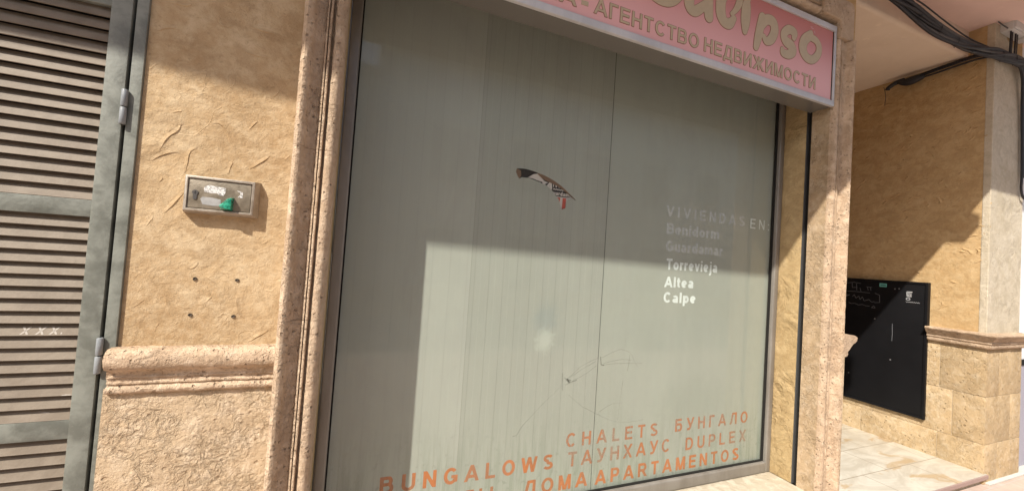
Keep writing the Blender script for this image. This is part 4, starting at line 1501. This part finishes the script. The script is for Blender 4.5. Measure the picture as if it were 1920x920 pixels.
MB().tube(spline([(3.098, 1.47, 1.26), (3.10, 1.46, 1.20), (3.105, 1.465, 1.14)], 6), .0016, 5).build('cable', CABLE_GREY, br, smooth='all')

dc = thing('down_cable', 'black cables dropping down the right edge of the cream pillar', 'cable', (3.4, .98, .9))
for c in range(3):
    o_ = c * .011 + .012
    L = [(3.22 + o_, .975, 1.245), (3.30 + o_, .972, 1.238), (3.355 + o_, .975, 1.18), (3.398 + o_ * .7, .985, 1.02), (3.412 + o_ * .7, .985, .82), (3.420 + o_ * .7, .985, .64)]
    if c == 0:
        L += [(3.425, .985, .58), (3.45, .985, .535), (3.50, .985, .525), (3.53, .985, .56)]
    MB().tube(spline(L, 8), .0055 if c < 2 else .0065, 8).build('cable', CABLE if c != 1 else CABLE_GREY, dc, smooth='all')

jb = thing('junction_box', 'grey plastic junction box high on the cream pillar above the cables', 'junction box', (3.3, .96, 1.43))
m = MB()
m.box(3.165, 3.40, .95, 1.0, 1.395, 1.50, bevel=.006)
m.build('casing', PLASTIC, jb, smooth=True)
box('lid', PLASTIC, jb, 3.175, 3.30, .942, .951, 1.405, 1.490, bevel=.004)
MB().box(3.31, 3.42, .93, .98, 1.385, 1.43, bevel=.006).build('casing', PLASTIC, jb, smooth=True)
for k, x in enumerate((3.185, 3.205, 3.24, 3.262)):
    MB().tube([(x, .965, 1.40), (x + .004, .968, 1.33), (x + .01, .972, 1.27)], .0035 if k % 2 == 0 else .0028, 7).build('cable', CABLE_GREY if k % 2 else CABLE, jb, smooth='all')
MB().tube([(3.10, .985, 1.43), (3.17, .97, 1.405)], .003, 6).build('cable', CABLE_GREY, jb, smooth='all')

# ------------------------------------------------------------------ neighbouring house
nb = thing('neighbour_house', 'white rendered house front beyond the cream pillar', 'house', (5, 1.1, -1.0))
box('wall_face', NEIGHBOUR, nb, 3.515, 9.0, 1.035, 1.3, -.40, 1.44)
box('plinth', NEIGHBOUR_BASE, nb, 3.516, 9.0, 1.025, 1.3, -1.0, -.405)
box('plinth_band', DARK, nb, 3.517, 9.0, 1.02, 1.1, -.415, -.385)
m = MB()
m.box(3.13, 9.0, .975, 1.03, -1.0, -.990, bevel=.004)
o = m.build('kerb_strip', KERB, None, smooth=True)
o['kind'] = 'structure'

# ------------------------------------------------------------------ unseen houses across the street, added to block low sky and fill reflections
OPP = m_flat('sandy_house_render', (0.42, 0.35, 0.26), 0.9, 0.15, 0, 0.1, 2)
OPP2 = m_flat('pale_house_render', (0.50, 0.46, 0.40), 0.9, 0.15, 0, 0.08, 2)
SHUT = m_flat('brown_roller_shutter', (0.10, 0.07, 0.05), 0.6, 0.3)
for hi, (x0, x1, top, mat, lab) in enumerate([(-9, .2, 2.7, OPP, 'added unseen sandy rendered house across the street with brown shutters'),
                                              (.2, 9, 3.2, OPP2, 'added unseen taller pale rendered house across the street with brown shutters')]):
    hs = thing('unseen_street_house', lab, 'house', ((x0 + x1) / 2, -5, -1.0), 'added unseen houses across the street')
    box('wall_face', mat, hs, x0, x1, -6.0, -4.2, -1.0, top)
    box('cornice', mat, hs, x0, x1, -6.0, -4.1, top, top + .12)
    box('plinth', STONE_BLOCK, hs, x0, x1, -4.2, -4.17, -1.0, -.55)
    k = 0
    x = x0 + .9
    while x < x1 - .8:
        for z in (-.5, 1.2):
            door_ = (k % 3 == 1 and z < 0)
            f = box('door' if door_ else 'window', SHUT, hs, x, x + .62, -4.2, -4.19, -.99 if door_ else z, z + .9)
            box('surround', MORTAR, f, x - .07, x + .69, -4.2, -4.16, z + .9, z + .97)
        x += 1.45
        k += 1
